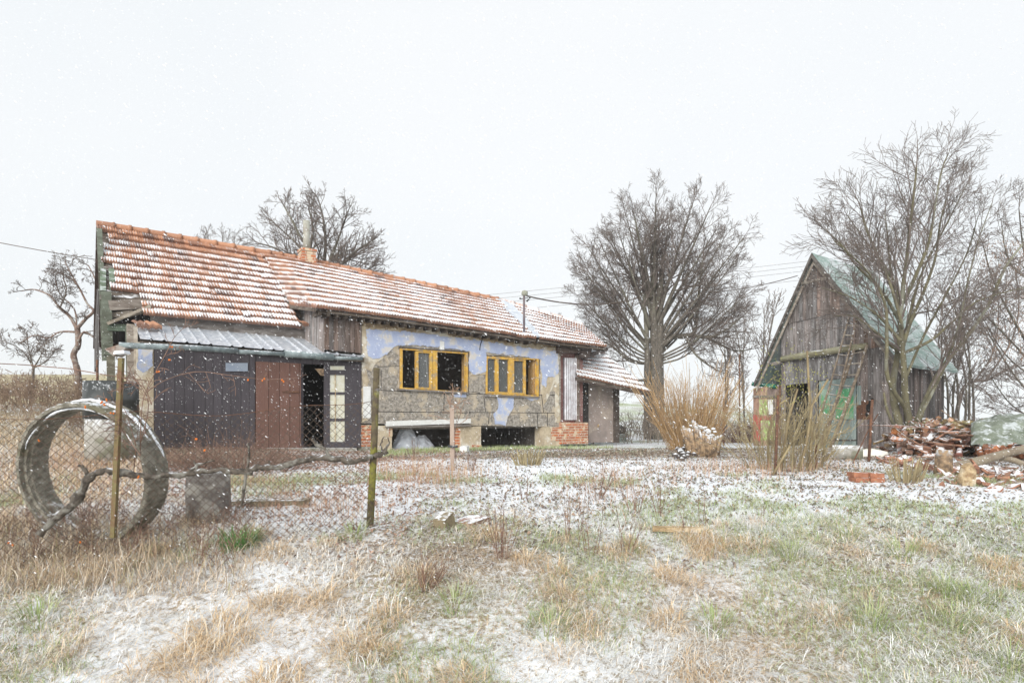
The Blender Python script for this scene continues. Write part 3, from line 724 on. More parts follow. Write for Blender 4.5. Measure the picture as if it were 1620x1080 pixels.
q = [LT[0], LT[2], LB[2], LB[0]]
mb.hexa([p-np.array([0, 0, .10]) for p in q]+[p-np.array([0, 0, .04]) for p in q], (.6, .55, .5))
a, b = LB[0]-[0, 0, .09]+V*.03, LB[2]-[0, 0, .09]+V*.03
mb.box((a+b)/2, (b-a)/2, V*.02, [0, 0, .05], (.5, .42, .4))
mb.build('lean_to_boarding', M['hwood'], cot)
mb = MB()
q = [H.hit(x, y, .5) for x, y in ((916, 700), (976, 699), (976, 604), (916, 592))]
mb.hexa([H.pt(t, .5, h) for t, h in q]+[H.pt(t, .65, h) for t, h in q]); mb.build('lean_to_wall', M['plast'], cot)
mb = MB(); rect(mb, H, 973, 606, 980, 700, .42, .52, (.4, .36, .34)); rect(mb, H, 977, 618, 980, 700, .55, 3, (.4, .36, .34)); rect(mb, H, 917, 600, 931, 694, .46, .49, (.25, .25, .26)); mb.build('lean_to_post_dark_opening', M['hwood'], cot)  # last plate is a dark sheet standing in for the shaded opening

# ---- gutter pipe leaning in front, with rusty hopper
pp = thing('gutter_pipe', 'long grey green pipe propped level under the metal lean-to roof edge', 'pipe', H.at(200, 547, -.5))
mb = MB(); mb.tube([H.at(188, 546, -.5), H.at(300, 550, -.48), H.at(376, 555, -.45)], .055, 8); mb.tube([H.at(374, 556, -.44), H.at(452, 560, -.42)], .045, 8)
mb.tube([H.at(450, 559, -.42), H.at(527, 565, -.38)], .075, 8); mb.tube([H.at(525, 566, -.38), H.at(573, 567, -.32)], .04, 8); mb.build('pipe_run', M['pipe'], pp)
mb = MB()
c_ = H.at(182, 554, -.5); k = c_[1]/FPX
mb.hexa([c_+np.array([x*k, y_, z*k]) for x, z, y_ in [(-17, 2, 0), (-3, -9, 0), (17, 3, 0), (5, 9, 0)]]+[c_+np.array([x*k, y_, z*k]) for x, z, y_ in [(-17, 2, .25), (-3, -9, .25), (17, 3, .25), (5, 9, .25)]])
mb.build('hopper', M['pinkbark'], pp)

# ---- roof mast and cables
mast = thing('roof_mast', 'thin metal supply mast with insulator head rising from the cottage roof', 'mast', H.at(829, 530, -.1))
mb = MB(); mb.tube([H.at(829, 532, -.1), H.at(829, 466, -.1)], .032, 8); mb.build('pole', mat('mast_paint', (.12, .10, .12), (.20, .17, .17), 4, rough=.5), mast)
mb = MB()
t = H.at(830, 464, -.1); mb.tube([t+[0, 0, -.07], t+[0, 0, -.04], t+[0, 0, .05], t+[0, 0, .08]], [.04, .09, .09, .03], 10)
mb.build('mast_head', mat('mast_head_paint', (.32, .33, .27), (.25, .25, .2), 9), mast)
mb = MB()
a = H.at(829, 470, -.1); mb.tube([H.at(823, 473, -.1), H.at(835, 471, -.1)], .012, 5)
for x, y in ((823, 472), (836, 474), (838, 471), (834, 476)): mb.tube([H.at(x, y+1, -.1), H.at(x, y-1, -.1)], .03, 6)
mb.build('insulator', M['black'], mast)
def cable(name, label, pts, r, sag=0):
    mb = MB(); pts = [np.asarray(p, float) for p in pts]; out = []
    a, b = pts[0], pts[-1]
    for i in range(17):
        t = i/16; p = a+(b-a)*t; p = p-np.array([0, 0, sag*4*t*(1-t)]); out.append(p)
    mb.tube(out, r, 4); o = mb.build(name, M['wire'], base=(a+b)/2)
    tag(o, label, 'cable'); return o
cable('supply_cable', 'black supply cable from the roof mast towards the big bare tree', [H.at(833, 468, -.1), P(1010, 471, 24)], .02, .25)
cable('supply_cable', 'single dark cable sagging to the left gable of the cottage', [P(-60, 372, 13), P(160, 412, 13.5)], .008, .02)
for i, (dy, l) in enumerate(((0, 'topmost of the thin power lines behind the big bare tree'), (7, 'second from top of the thin power lines behind the big bare tree'), (14, 'third from top of the thin power lines behind the big bare tree'), (27, 'lowest of the four parallel power lines behind the big bare tree'))):
    o = cable('power_line', l, [P(640, 478+dy, 60), P(1700, 362+dy*1.1, 45)], .012, .3); o['group'] = 'power lines crossing behind the yard'
cable('supply_cable', 'darker cable dropping to the left roof edge of the wooden shed', [P(1120, 462, 24), P(1262, 436, 17.5)], .012, .1)

# ==================================================================== SHED
SH0 = P(1413, 660, 15.8)
S = Frame(SH0, V, U)        # gable front: along V, depth into shed U
S2 = Frame(SH0, U, V)       # long side
bs_ = SH0.copy(); bs_[2] = G1(SH0[0], SH0[1])
shed = thing('wooden_shed', 'steep gabled grey plank shed with green felt roof', 'shed', bs_)
OV = -.32
apx = S.at(1284, 404, OV); le = S.at(1193, 608, OV); re_ = S.at(1426, 581, OV)
wa, wb = S.hit(1413, 600)[0], S.hit(1236, 600)[0]
def gab(t):    # height of the gable underside above coordinate t
    ta, ha = S.hit(1284, 404, OV); tl, hl = S.hit(1193, 608, OV); tr, hr = S.hit(1426, 581, OV)
    return (ha+(hl-ha)*(t-ta)/(tl-ta) if t > ta else ha+(hr-ha)*(t-ta)/(tr-ta))-.07
ta = S.hit(1284, 404, OV)[0]
fl_ = S.line(0, (1236, 722), (1413, 713))[0]
seam1 = S.line(0, (1250, 512), (1400, 478))[0]; seam2 = S.line(0, (1240, 572), (1372, 552), (1413, 546))[0]
mb = MB()
boards(mb, S, wa, ta, lambda t: min(seam1(t), gab(t)-.02), gab, -.03, .11, .02, (.85, 1.3), warm=.3)
boards(mb, S, ta, S.hit(1262, 500)[0]+.4, lambda t: min(seam1(t), gab(t)-.02), gab, -.03, .11, .02, (.7, 1.1), warm=.15)
boards(mb, S, wa, S.hit(1350, 500)[0], seam2, lambda t: min(seam1(t)+.02, gab(t)), -.0, .11, .02, (.9, 1.4), warm=.5)
boards(mb, S, S.hit(1350, 500)[0], wb, seam2, lambda t: min(seam1(t)+.02, gab(t)), -.0, .11, .02, (.85, 1.35), warm=.08)
# lower boards, leaving the doorway open
dx0, dx1 = S.hit(1278, 650)[0], S.hit(1243, 650)[0]
dtop = S.line(0, (1243, 609), (1278, 606))[0]
boards(mb, S, wa, S.hit(1356, 600)[0], fl_, seam2, .02, .13, .02, (.75, 1.5), warm=.2, ragged=.05)
boards(mb, S, S.hit(1356, 600)[0], S.hit(1294, 600)[0], S.line(0, (1294, 602), (1356, 596))[0], seam2, .02, .12, .02, (.8, 1.3))
boards(mb, S, S.hit(1294, 600)[0], dx0, fl_, seam2, .02, .12, .02, (.8, 1.3))
boards(mb, S, dx0, dx1, dtop, seam2, .02, .12, .02, (.8, 1.3)); boards(mb, S, dx1, wb, fl_, seam2, .02, .12, .02, (.6, 1.1), warm=.4)
mb.build('gable_wall', M['greywood'], shed)
# door pair, painted panels
mb = MB(); d0_, d1_ = S.hit(1355, 650)[0], S.hit(1296, 650)[0]
boards(mb, S, d0_, d1_, S.line(0, (1296, 711), (1355, 707))[0], S.line(0, (1296, 603), (1355, 597))[0], .0, .14, .02, (.6, 1.1))
dd = mb.build('double_door', M['tealpaint'], shed)
mb = MB(); rect(mb, S, 1352, 664, 1300, 662, -.03, -.015); mb.build('ledge', M['hwood'], dd); mb = MB(); rect(mb, S, 1354, 695, 1298, 697, -.045, -.022, (.5, .5, .5)); mb.build('ledge', M['hwood'], dd)
mb = MB(); boards(mb, S, S.hit(1351, 640)[0], S.hit(1323, 640)[0], S.line(0, (1323, 662), (1351, 663))[0], S.line(0, (1323, 617), (1351, 613))[0], -.028, .14, .008, (1, 1), gap=.004)
boards(mb, S, S.hit(1314, 640)[0], S.hit(1299, 640)[0], S.line(0, (1299, 655), (1314, 655))[0], S.line(0, (1299, 617), (1314, 615))[0], -.028, .14, .008, (1, 1), gap=.004)
mb.build('green_panel', M['greenpaint'], dd)
mb = MB(); rect(mb, S, 1381, 634, 1350, 663, -.012, .0); mb.build('rust_patch', M['ironrust'], shed)
mb = MB()
for x, y, r in ((1374, 646, 6), (1377, 638, 5), (1379, 634, 4), (1371, 655, 3)):
    ragged(mb, S, [(x+r*math.cos(a_)*.8, y+r*math.sin(a_)*1.2) for a_ in np.linspace(0, 5.5, 8)], -.02, -.012, .02, .03, seed=x)
mb.build('black_paint_mark', M['dark'], shed)
mb = MB(); rect(mb, S, 1357.5, 612, 1355.5, 640, -.06, -.03); rect(mb, S, 1362, 610, 1356, 640, -.02, .0); mb.build('pale_strip', M['tealpaint'], shed)
# log beam across the gable and short tie beams
mb = MB()
mb.tube([S.at(1236, 568, -.12), S.at(1270, 562, -.14), S.at(1300, 558, -.12), S.at(1340, 551, -.13), S.at(1372, 547, -.1)], [.085, .09, .1, .095, .085], 9, (1.3, 1.35, 1.0), wob=.12)
mb.build('gable_beam', M['hwood'], shed); mb = MB()
mb.tube([S.at(1220, 576, -.3), S.at(1237, 573, -.05)], .06, 6, (1.2, 1.2, 1.2)); mb.build('gable_beam', M['hwood'], shed); mb = MB()
mb.tube([S.at(1268, 449, -.25), S.at(1309, 440, -.25)], .045, 6, (1.6, 1.6, 1.5))
mb.build('gable_beam', M['hwood'], shed)
mb = MB()
for off in (0, 1):
    for p0, p1 in (((1284, 404), (1193, 608)), ((1284, 404), (1426, 581))):
        a_, b_ = S.at(*p0, OV), S.at(*p1, OV)
        if off: a_ = a_-[0, 0, .17]; b_ = b_-[0, 0, .17]; dn, c = .12, (1.5, 1.45, 1.35)
        else: dn, c = .02, (.55, .55, .55)
        q = np.array([0, 0, .07]); nU = U*(.02 if off else .04)
        mb.hexa([a_-q+U*dn-nU, b_-q+U*dn-nU, b_-q+U*dn+nU, a_-q+U*dn+nU, a_+q*.9+U*dn-nU, b_+q*.9+U*dn-nU, b_+q*.9+U*dn+nU, a_+q*.9+U*dn+nU], c)
mb.build('barge_board', M['hwood'], shed)
SL = 3.75
mb = MB()
def rsheet(a_, b_, n=10, m=14):
    g = []
    for i in range(n+1):
        for j in range(m+1):
            p = a_+(b_-a_)*j/m+U*SL*i/n+[0, 0, .06]
            p = p+np.array([0, 0, 1])*(.03*(vnoise(i*.9, j*.8, 3)-.5)+(.012 if i % 2 == 0 else 0)); g.append(p)
    F_ = [[i*(m+1)+j, (i+1)*(m+1)+j, (i+1)*(m+1)+j+1, i*(m+1)+j+1] for i in range(n) for j in range(m)]
    mb.add(g, np.array(F_)); mb.add(np.array(g)-[0, 0, .05], np.array(F_))
rsheet(apx, re_); rsheet(apx, le)
mb.build('roof', M['teal'], shed, smooth_=True)
mb = MB()
boards(mb, S2, 0, 3.25, H.pt(0, 0, bs_[2]-.2)[2], S2.hit(1450, 578)[1]+.1, .03, .14, .025, (.35, .75), warm=.2)  # side boards brownish, and darkened by shade put into their tint
S3 = Frame(SH0+V*(wb), U, V)
boards(mb, S3, 0, 3.25, bs_[2]-.2, gab(wb), .0, .2, .025, (.5, .9)); boards(mb, Frame(SH0+U*3.3, V, U), 0, wb, bs_[2]-.2, gab, 0, .2, .03, (.4, .8))
mb.build('side_wall', M['greywood'], shed)
# inside darkness is the unlit interior; add a rear stack of boards
mb = MB()
for k in range(6):
    a_ = S.at(1247+k*5, 705, .6+.1*k); mb.tube([a_, a_+np.array([.1*(R.rand()-.5), .2, .9+.5*R.rand()])], .03, 5, (.5, .42, .35))
mb.build('stored_pole', M['log'], shed)
# green eaves gutter piece
mb = MB(); mb.tube([P(1190, 607, 19.2), P(1228, 611, 18.7)], .07, 6); mb.build('eaves_gutter', mat('dark_green_gutter', (.03, .16, .12), (.04, .2, .15), 5, rough=.5), shed)

# leaning painted door leaf at the left of the shed
dl = thing('old_door', 'weathered door leaf painted lime green and red at left of shed', 'door', P(1216, 715, 18.6))
DF = Frame(P(1192, 660, 18.9), np.array([.985, -.17, 0]), np.array([.17, .985, 0]))
mb = MB(); t1_ = DF.hit(1240, 650)[0]
boards(mb, DF, 0, t1_, DF.line(0, (1192, 722), (1240, 720))[0], DF.line(0, (1192, 614), (1240, 609))[0], .02, .2, .03, (.8, 1.4), warm=.5)
mb.build('door_boards', M['greywood'], dl)
mb = MB()
rect(mb, DF, 1191.5, 656, 1203, 697, -.03, -.013); rect(mb, DF, 1203, 658, 1222, 664, -.03, -.013); mb.build('red_panel', M['redpaint'], dl)
mb = MB(); rect(mb, DF, 1203.5, 665, 1226, 696, -.025, -.013); rect(mb, DF, 1201, 632, 1214, 656, -.025, -.013); mb.build('green_panel', M['lime'], dl)
mb = MB(); rect(mb, DF, 1215, 632, 1223, 655, -.025, -.013); mb.build('white_panel', M['white'], dl)
mb = MB(); rect(mb, DF, 1191, 625, 1240, 629, -.05, -.013); rect(mb, DF, 1233, 609, 1240, 722, -.07, -.013, (1.2, .8, .6)); mb.build('crossbar', M['hwood'], dl)

# ladders
def ladder(label, r1, r2, n, r=.035):
    (a0, a1), (b0, b1) = r1, r2
    A_, B_ = S.at(*a0, -.15), S.at(*a1, -.85); C_, D_ = S.at(*b0, -.15), S.at(*b1, -.85)
    t = thing('ladder', label, 'ladder', B_, 'ladders leaning on the shed')
    for p, q in ((A_, B_), (C_, D_)):
        mb = MB(); m_ = (p+q)/2+np.array([.03, 0, -.02]); mb.tube([p, m_, q], [r*.8, r, r*1.15], 7, (1.3, 1.15, .95), wob=.1); mb.build('rail', M['hwood'], t)
    for i in range(n):
        f = .06+.86*i/(n-1); mb = MB(); mb.tube([A_+(B_-A_)*f, C_+(D_-C_)*f], .016, 5, (1.8, 1.7, 1.5)); mb.build('rung', M['hwood'], t)
ladder('long thin ladder reaching highest up the shed gable', ((1343, 502), (1284, 700)), ((1356, 503), (1303, 704)), 12, .028)
ladder('shorter stout ladder leaning against the log beam of the shed', ((1352, 550), (1296, 707)), ((1372, 545), (1311, 716)), 9, .045)

# ==================================================================== GROUND
def axis(lo, hi, c, s0, grow):
    out = [c]; d = s0
    x = c
    while x < hi:
        d = s0 if abs(x-c) < 7 else d*grow; x += d; out.append(x)
    x = c; d = s0; l = []
    while x > lo:
        d = s0 if abs(x-c) < 7 else d*grow; x -= d; l.append(x)
    return np.array(l[::-1]+out)
gx = axis(-900, 900, 0, .045, 1.04); gy = axis(-300, 900, 8.5, .045, 1.045)
XX, YY = np.meshgrid(gx, gy)
ZZ = ground(XX, YY)
near = smooth((YY-1)/2)*(1-smooth((YY-14)/8))*(1-smooth((np.abs(XX)-13)/6))
ZZ = ZZ+near*((fbm(XX*5, YY*5, 3, 8)-.5)*.05+(fbm(XX*17, YY*17, 2, 11)-.5)*.03)
mb = MB(); nx, ny = len(gx), len(gy)
idx = np.arange(nx*ny).reshape(ny, nx)
F_ = np.stack([idx[:-1, :-1].ravel(), idx[:-1, 1:].ravel(), idx[1:, 1:].ravel(), idx[1:, :-1].ravel()], 1)
def snowamt(x, y):
    s = .525+.18*(fbm(x*.55, y*.55, 3, 21)-.5)*2
    s = s+.10*smooth((y-5.5)/1.5)*(1-smooth((y-10.5)/1.5))
    s = s+.10*np.exp(-((x-1.0)/2.5)**2-((y-9.8)/1.6)**2)
    s = s-.16*smooth((-x-3)/2)*smooth((y-9)/2)-.16*np.exp(-((y-12.3-.35*x)/1.0)**2)*(x < 4)
    return s-.04*smooth((y-20)/10)
sn = snowamt(XX, YY)
gn = smooth((fbm(XX*.4, YY*.4, 3, 31)-.45)*5)*.8*smooth((YY-12)/4+(XX > 0)*.3)+smooth((YY-25)/15)*.35
bl = np.clip(smooth((-XX-5)/2)*smooth((YY-6)/3)*.6+.4*smooth((6-YY)/2), 0, 1)
C = np.stack([sn.ravel(), np.clip(gn, 0, 1).ravel(), bl.ravel()], 1)
mb.add(np.stack([XX.ravel(), YY.ravel(), ZZ.ravel()], 1), F_, C)
g_ = mb.build('ground', M['ground'], smooth_=True); kind(g_, 'structure', 'rough snowy garden ground rising to fields')

# ------------------------------------------------------------------ blades
def hz(x, y):
    n_ = smooth((y-1)/2)*(1-smooth((y-14)/8))*(1-smooth((np.abs(x)-13)/6))
    return ground(x, y)+n_*((fbm(x*5, y*5, 3, 8)-.5)*.05+(fbm(x*17, y*17, 2, 11)-.5)*.03)
def blades(mb, b, az, ln, wd, e0, e1, col, K=4):
    n = len(b); P_ = b.copy(); rows = []
    side = np.stack([-np.sin(az), np.cos(az), np.zeros(n)], 1)
    for k in range(K+1):
        f = k/K; wk = wd*(1-f**2*.85)*.5
        rows.append(np.stack([P_-side*wk[:, None], P_+side*wk[:, None]], 1))
        e = e0+(e1-e0)*f
        P_ = P_+np.stack([np.cos(az)*np.cos(e), np.sin(az)*np.cos(e), np.sin(e)], 1)*(ln/K)[:, None]
        az = az+(R.rand(n)-.5)*.6
    Vv = np.stack(rows, 1).reshape(n, (K+1)*2, 3)
    base_ = (np.arange(n)*(K+1)*2)[:, None, None]
    f = np.array([[2*k, 2*k+1, 2*k+3, 2*k+2] for k in range(K)])[None]
    C_ = np.repeat(col[:, None, :], (K+1)*2, 1)
    mb.add(Vv.reshape(-1, 3), (f+base_).reshape(-1, 4), C_.reshape(-1, 3))
def scatter(n, y0, y1, pad=.45, p=1.0):
    n = int(n*1.45)
    u = R.rand(n); y = (y0**(1+p)+(y1**(1+p)-y0**(1+p))*u)**(1/(1+p))
    x = (R.rand(n)*2-1)*(CX/FPX+pad)*y
    return x, y
STRAW = np.array([[.76, .62, .45], [.66, .51, .34], [.83, .74, .60], [.46, .34, .23], [.72, .58, .44], [.80, .66, .48], [.24, .18, .13]])
FROST = np.array([[.80, .78, .73], [.74, .74, .71], [.86, .87, .87]])
GRN = np.array([[.29, .37, .15], [.38, .43, .22], [.50, .53, .36], [.25, .34, .12], [.46, .46, .26]])
def pick(pal, n): return pal[R.randint(len(pal), size=n)]*(.85+.3*R.rand(n))[:, None]
def edge(x):  # far limit of the grass zone
    return 5.9+.5*np.sin(x*.9)+.8*smooth((-x-1)/2)+1.0*(fbm(x*.8, x*0+3, 2, 5)-.5)
def mats_(n, pal_frost, ymax, hfac=1, seedd=0):
    x, y = scatter(n, 2.6, ymax, p=.75)
    ok = (y < edge(x)+.2+.75*R.randn(len(x))) & (R.rand(len(x)) < np.clip(1.25-1.25*np.clip((snowamt(x, y)-.48)*4.5, 0, 1), .34, 1)); x, y = x[ok], y[ok]
    return x, y
mb = MB()
x, y = mats_(300000, 0, 9.0); n = len(x)
flow = fbm(x*.8, y*.8, 2, 41)*9+fbm(x*3, y*3, 2, 43)*3
h = hz(x, y); hump = np.clip(fbm(x*2.2, y*2.2, 2, 47)-.5, 0, 1)*.22
fr = np.clip(fbm(x*1.6, y*1.6, 3, 51)*2.0-.52, .16, .85)
isf = R.rand(n) < fr
gz2 = smooth((fbm(x*.9, y*.9, 3, 61)+.03+.14*smooth((x-.3)/2)-.51)*6)*.42
col = np.where(isf[:, None], pick(FROST, n), np.where((R.rand(n) < gz2)[:, None], pick(np.array([[.42, .46, .26], [.50, .52, .34], [.34, .40, .20]]), n), pick(STRAW, n)))
blades(mb, np.stack([x, y, h+hump*R.rand(n)], 1), flow+R.randn(n)*1.2, .03+.10*R.rand(n), .0025+.003*R.rand(n)**2, .45+.35*R.randn(n), -.4+.4*R.randn(n), col)
n = 16000; px_ = -30+R.rand(n)*260; y = 7+R.rand(n)*7; x = (px_-CX)/FPX*y
blades(mb, np.stack([x, y, hz(x, y)], 1), R.rand(n)*6.28, .06+.14*R.rand(n), .006+.004*R.rand(n), .6+.4*R.randn(n), -.3+.5*R.randn(n), np.where(R.rand(n)[:, None] < .3, pick(FROST, n), pick(STRAW*[1, .97, .9], n)), K=3)
# domed tussocks
tx, ty = scatter(150, 2.7, 7.0, p=.8); ok = (ty < edge(tx)); tx, ty = tx[ok], ty[ok]
spots = [(350, 1010, 2.0), (430, 960, 1.2), (300, 1050, 1.5), (560, 1030, 1.3), (430, 880, 1.2), (170, 905, 1.3), (90, 920, 1.2), (620, 980, 1.1), (670, 915, 1.3), (1110, 860, 1.5), (1090, 850, 1.2), (1130, 870, 1.1), (560, 900, .9), (1430, 840, .9), (1580, 900, 1.2), (1000, 870, 1.1), (930, 1000, 1), (240, 880, 1.2)]
TX = list(zip(tx, ty, .5+.6*R.rand(len(tx))))+[(*onground(a_, b_)[:2], c_) for a_, b_, c_ in spots]
for a_, b_, c_ in TX:
    big = c_ > .95
    n = int((300 if big else 110)*c_); r = np.sqrt(R.rand(n))*.13*c_*(.6+.8*R.rand(n)); th = R.rand(n)*6.28
    x, y = a_+r*np.cos(th), b_+r*np.sin(th)
    w_ = R.rand()
    c0 = pick(STRAW[:5] if big or w_ < .6 else FROST, n)
    if big: c0 = np.where(R.rand(n)[:, None] < .2, pick(FROST, n), c0*np.array([1.0, .95, .85]))
    lay = fbm(np.array([a_*.8]), np.array([b_*.8]), 2, 41)[0]*9
    az = th+R.randn(n)*.8
    az = np.where(R.rand(n) < .35, lay+R.randn(n)*.4, az)
    blades(mb, np.stack([x, y, hz(x, y)], 1), az, (.05+.15*R.rand(n))*(.6+.5*c_), .003+.003*R.rand(n)**2, 1.0+.35*R.randn(n), -.9+.5*R.randn(n), c0, K=5)
# tall tangled dry growth at the foot of the fence, left
n = 15000
px_ = -30+R.rand(n)*430; x = (px_-CX)/FPX*(4.6+1.5*R.rand(n)); y = x/((px_-CX)/FPX)
keep = R.rand(n) < np.clip(1.25-(px_/430)-.4*np.abs(y-5.1), .12, 1); x, y = x[keep], y[keep]; n = len(x)
tall = .06+.26*R.rand(n)**1.5
blades(mb, np.stack([x, y, hz(x, y)], 1), R.rand(n)*6.28, tall, .0025+.0035*R.rand(n)**2, 1.0+.5*R.randn(n), -.2+.9*R.randn(n), pick(np.vstack([STRAW, STRAW*.75, FROST[:1], [[.24, .16, .11], [.36, .24, .17], [.45, .42, .22]]]), n), K=5)
kind(mb.build('dead_grass', M['grass']), 'stuff', 'matted straw coloured grass dusted with snow across the foreground', 'grass')
mb = MB()
x, y = scatter(150000, 2.6, 9.0, p=.8); gk = fbm(x*1.1, y*1.1, 3, 61)+.03+.13*smooth((x-.3)/2)*(y < 6.9)-.06*(y > 7)
ok = (R.rand(len(x)) < smooth((gk-.52)*5)*.75); x, y = x[ok], y[ok]; n = len(x)
blades(mb, np.stack([x, y, hz(x, y)], 1), R.rand(n)*6.28, .05+.08*R.rand(n), .003+.002*R.rand(n), 1.0+.3*R.randn(n), -.1+.4*R.randn(n), pick(GRN, n), K=3)
for a_, b_ in [(60, 985), (1000, 870), (1130, 995), (1380, 985), (1500, 940), (1540, 950), (1430, 880), (1510, 990), (870, 1000), (720, 960), (1600, 1060), (560, 850), (1250, 880), (1340, 850)]:
    c_ = onground(a_, b_); n = 110; r = np.sqrt(R.rand(n))*.15; th = R.rand(n)*6.28; x, y = c_[0]+r*np.cos(th), c_[1]+r*np.sin(th)
    blades(mb, np.stack([x, y, hz(x, y)], 1), th, .09+.1*R.rand(n), .0045+.002*R.rand(n), 1.2+.2*R.randn(n), .1+.4*R.randn(n), pick(GRN, n)*.95, K=4)
# fresh grass along the house and by the shed
n = 16000; px_ = 590+R.rand(n)*380; y = 10.0+R.rand(n)*3.5+(px_-590)/380*3.2; x = (px_-CX)/FPX*y
tt_ = np.array([np.dot(np.array([a_, b_, 0])-H.o, V) for a_, b_ in zip(x, y)]); ok = (tt_ < -.1) & (tt_ > -1.5-.8*R.rand(n)); x, y = x[ok], y[ok]; n = len(x)
blades(mb, np.stack([x, y, hz(x, y)], 1), R.rand(n)*6.28, .05+.09*R.rand(n), .006+.003*R.rand(n), 1.1+.3*R.randn(n), .2+.4*R.randn(n), pick(GRN, n), K=2)
kind(mb.build('green_grass', M['grass']), 'stuff', 'fresh green grass blades growing through the snow and straw', 'grass')
# ------------------------------------------------------------------ dead leaves on the snow
mb = MB()
x, y = scatter(125000, 5.0, 15.5, p=.8)
dn = .02+1.1*fbm(x*1.3, y*1.3, 3, 71)
dn = dn*(.15+.85*smooth((y-edge(x)+.9)/1.3))*(1-.75*np.exp(-((x-.9)/2.0)**2-((y-9.8)/1.2)**2))
tt_ = (x-H.o[0])*V[0]+(y-H.o[1])*V[1]
ok = (R.rand(len(x)) < dn) & ((tt_ < -.05) | (x > 5)); x, y = x[ok], y[ok]; n = len(x)
ps = .008+.017*R.rand(n); az = R.rand(n)*6.28
a1 = np.stack([np.cos(az), np.sin(az), .5*R.randn(n)], 1)*ps[:, None]; a2 = np.stack([-np.sin(az), np.cos(az), .6*R.randn(n)], 1)*(ps*.6)[:, None]
c0 = np.stack([x, y, hz(x, y)+.006+.018*R.rand(n)], 1)
up = np.zeros((n, 3)); up[:, 2] = ps*.6*R.rand(n)
Vv = np.stack([c0-a1, c0-a2*1.1+a1*.1+up, c0+a1, c0+a2+a1*.1+up], 1)
left = x < -1.0
pal = np.array([[.16, .125, .11], [.22, .17, .14], [.27, .20, .16], [.15, .145, .11], [.36, .26, .19], [.42, .35, .28], [.30, .30, .22]])
pal2 = np.array([[.32, .20, .15], [.38, .25, .20], [.24, .15, .12], [.44, .31, .24], [.16, .11, .09], [.35, .27, .20]])
cc = np.where(left[:, None], pick(pal2, n), pick(pal, n))
mb.add(Vv.reshape(-1, 3), (np.arange(n)*4)[:, None]+np.array([[0, 1, 2, 3]]), np.repeat(cc, 4, 0))
kind(mb.build('leaf_litter', M['leaf']), 'stuff', 'small brown dead leaves scattered over the snow', 'leaves')
# dry reddish weeds in the middle ground left of centre
mb = MB()
for (pa, pb, ya, yb, n, hh) in ((330, 470, 7.4, 8.6, 500, .18), (600, 760, 7.5, 9.6, 800, .30), (380, 600, 6.2, 7.5, 1100, .13), (0, 250, 7, 12, 3500, .16), (900, 1040, 6.5, 9, 350, .22), (1040, 1330, 8.6, 10.5, 900, .2)):
    px_ = (pa+pb)/2+R.randn(n)*(pb-pa)/3.2; y = (ya+yb)/2+R.randn(n)*(yb-ya)/3.5; x = (px_-CX)/FPX*y
    blades(mb, np.stack([x, y, hz(x, y)], 1), R.rand(n)*6.28, hh*(.4+.8*R.rand(n)), np.full(n, .0045), 1.35+.2*R.randn(n), 1.1+.5*R.randn(n), pick(np.array([[.50, .30, .20], [.40, .24, .17], [.58, .40, .28], [.52, .40, .26]]), n), K=3)
kind(mb.build('dry_weeds', M['grass']), 'stuff', 'thin reddish dry weed stalks standing out of the snow', 'weeds')

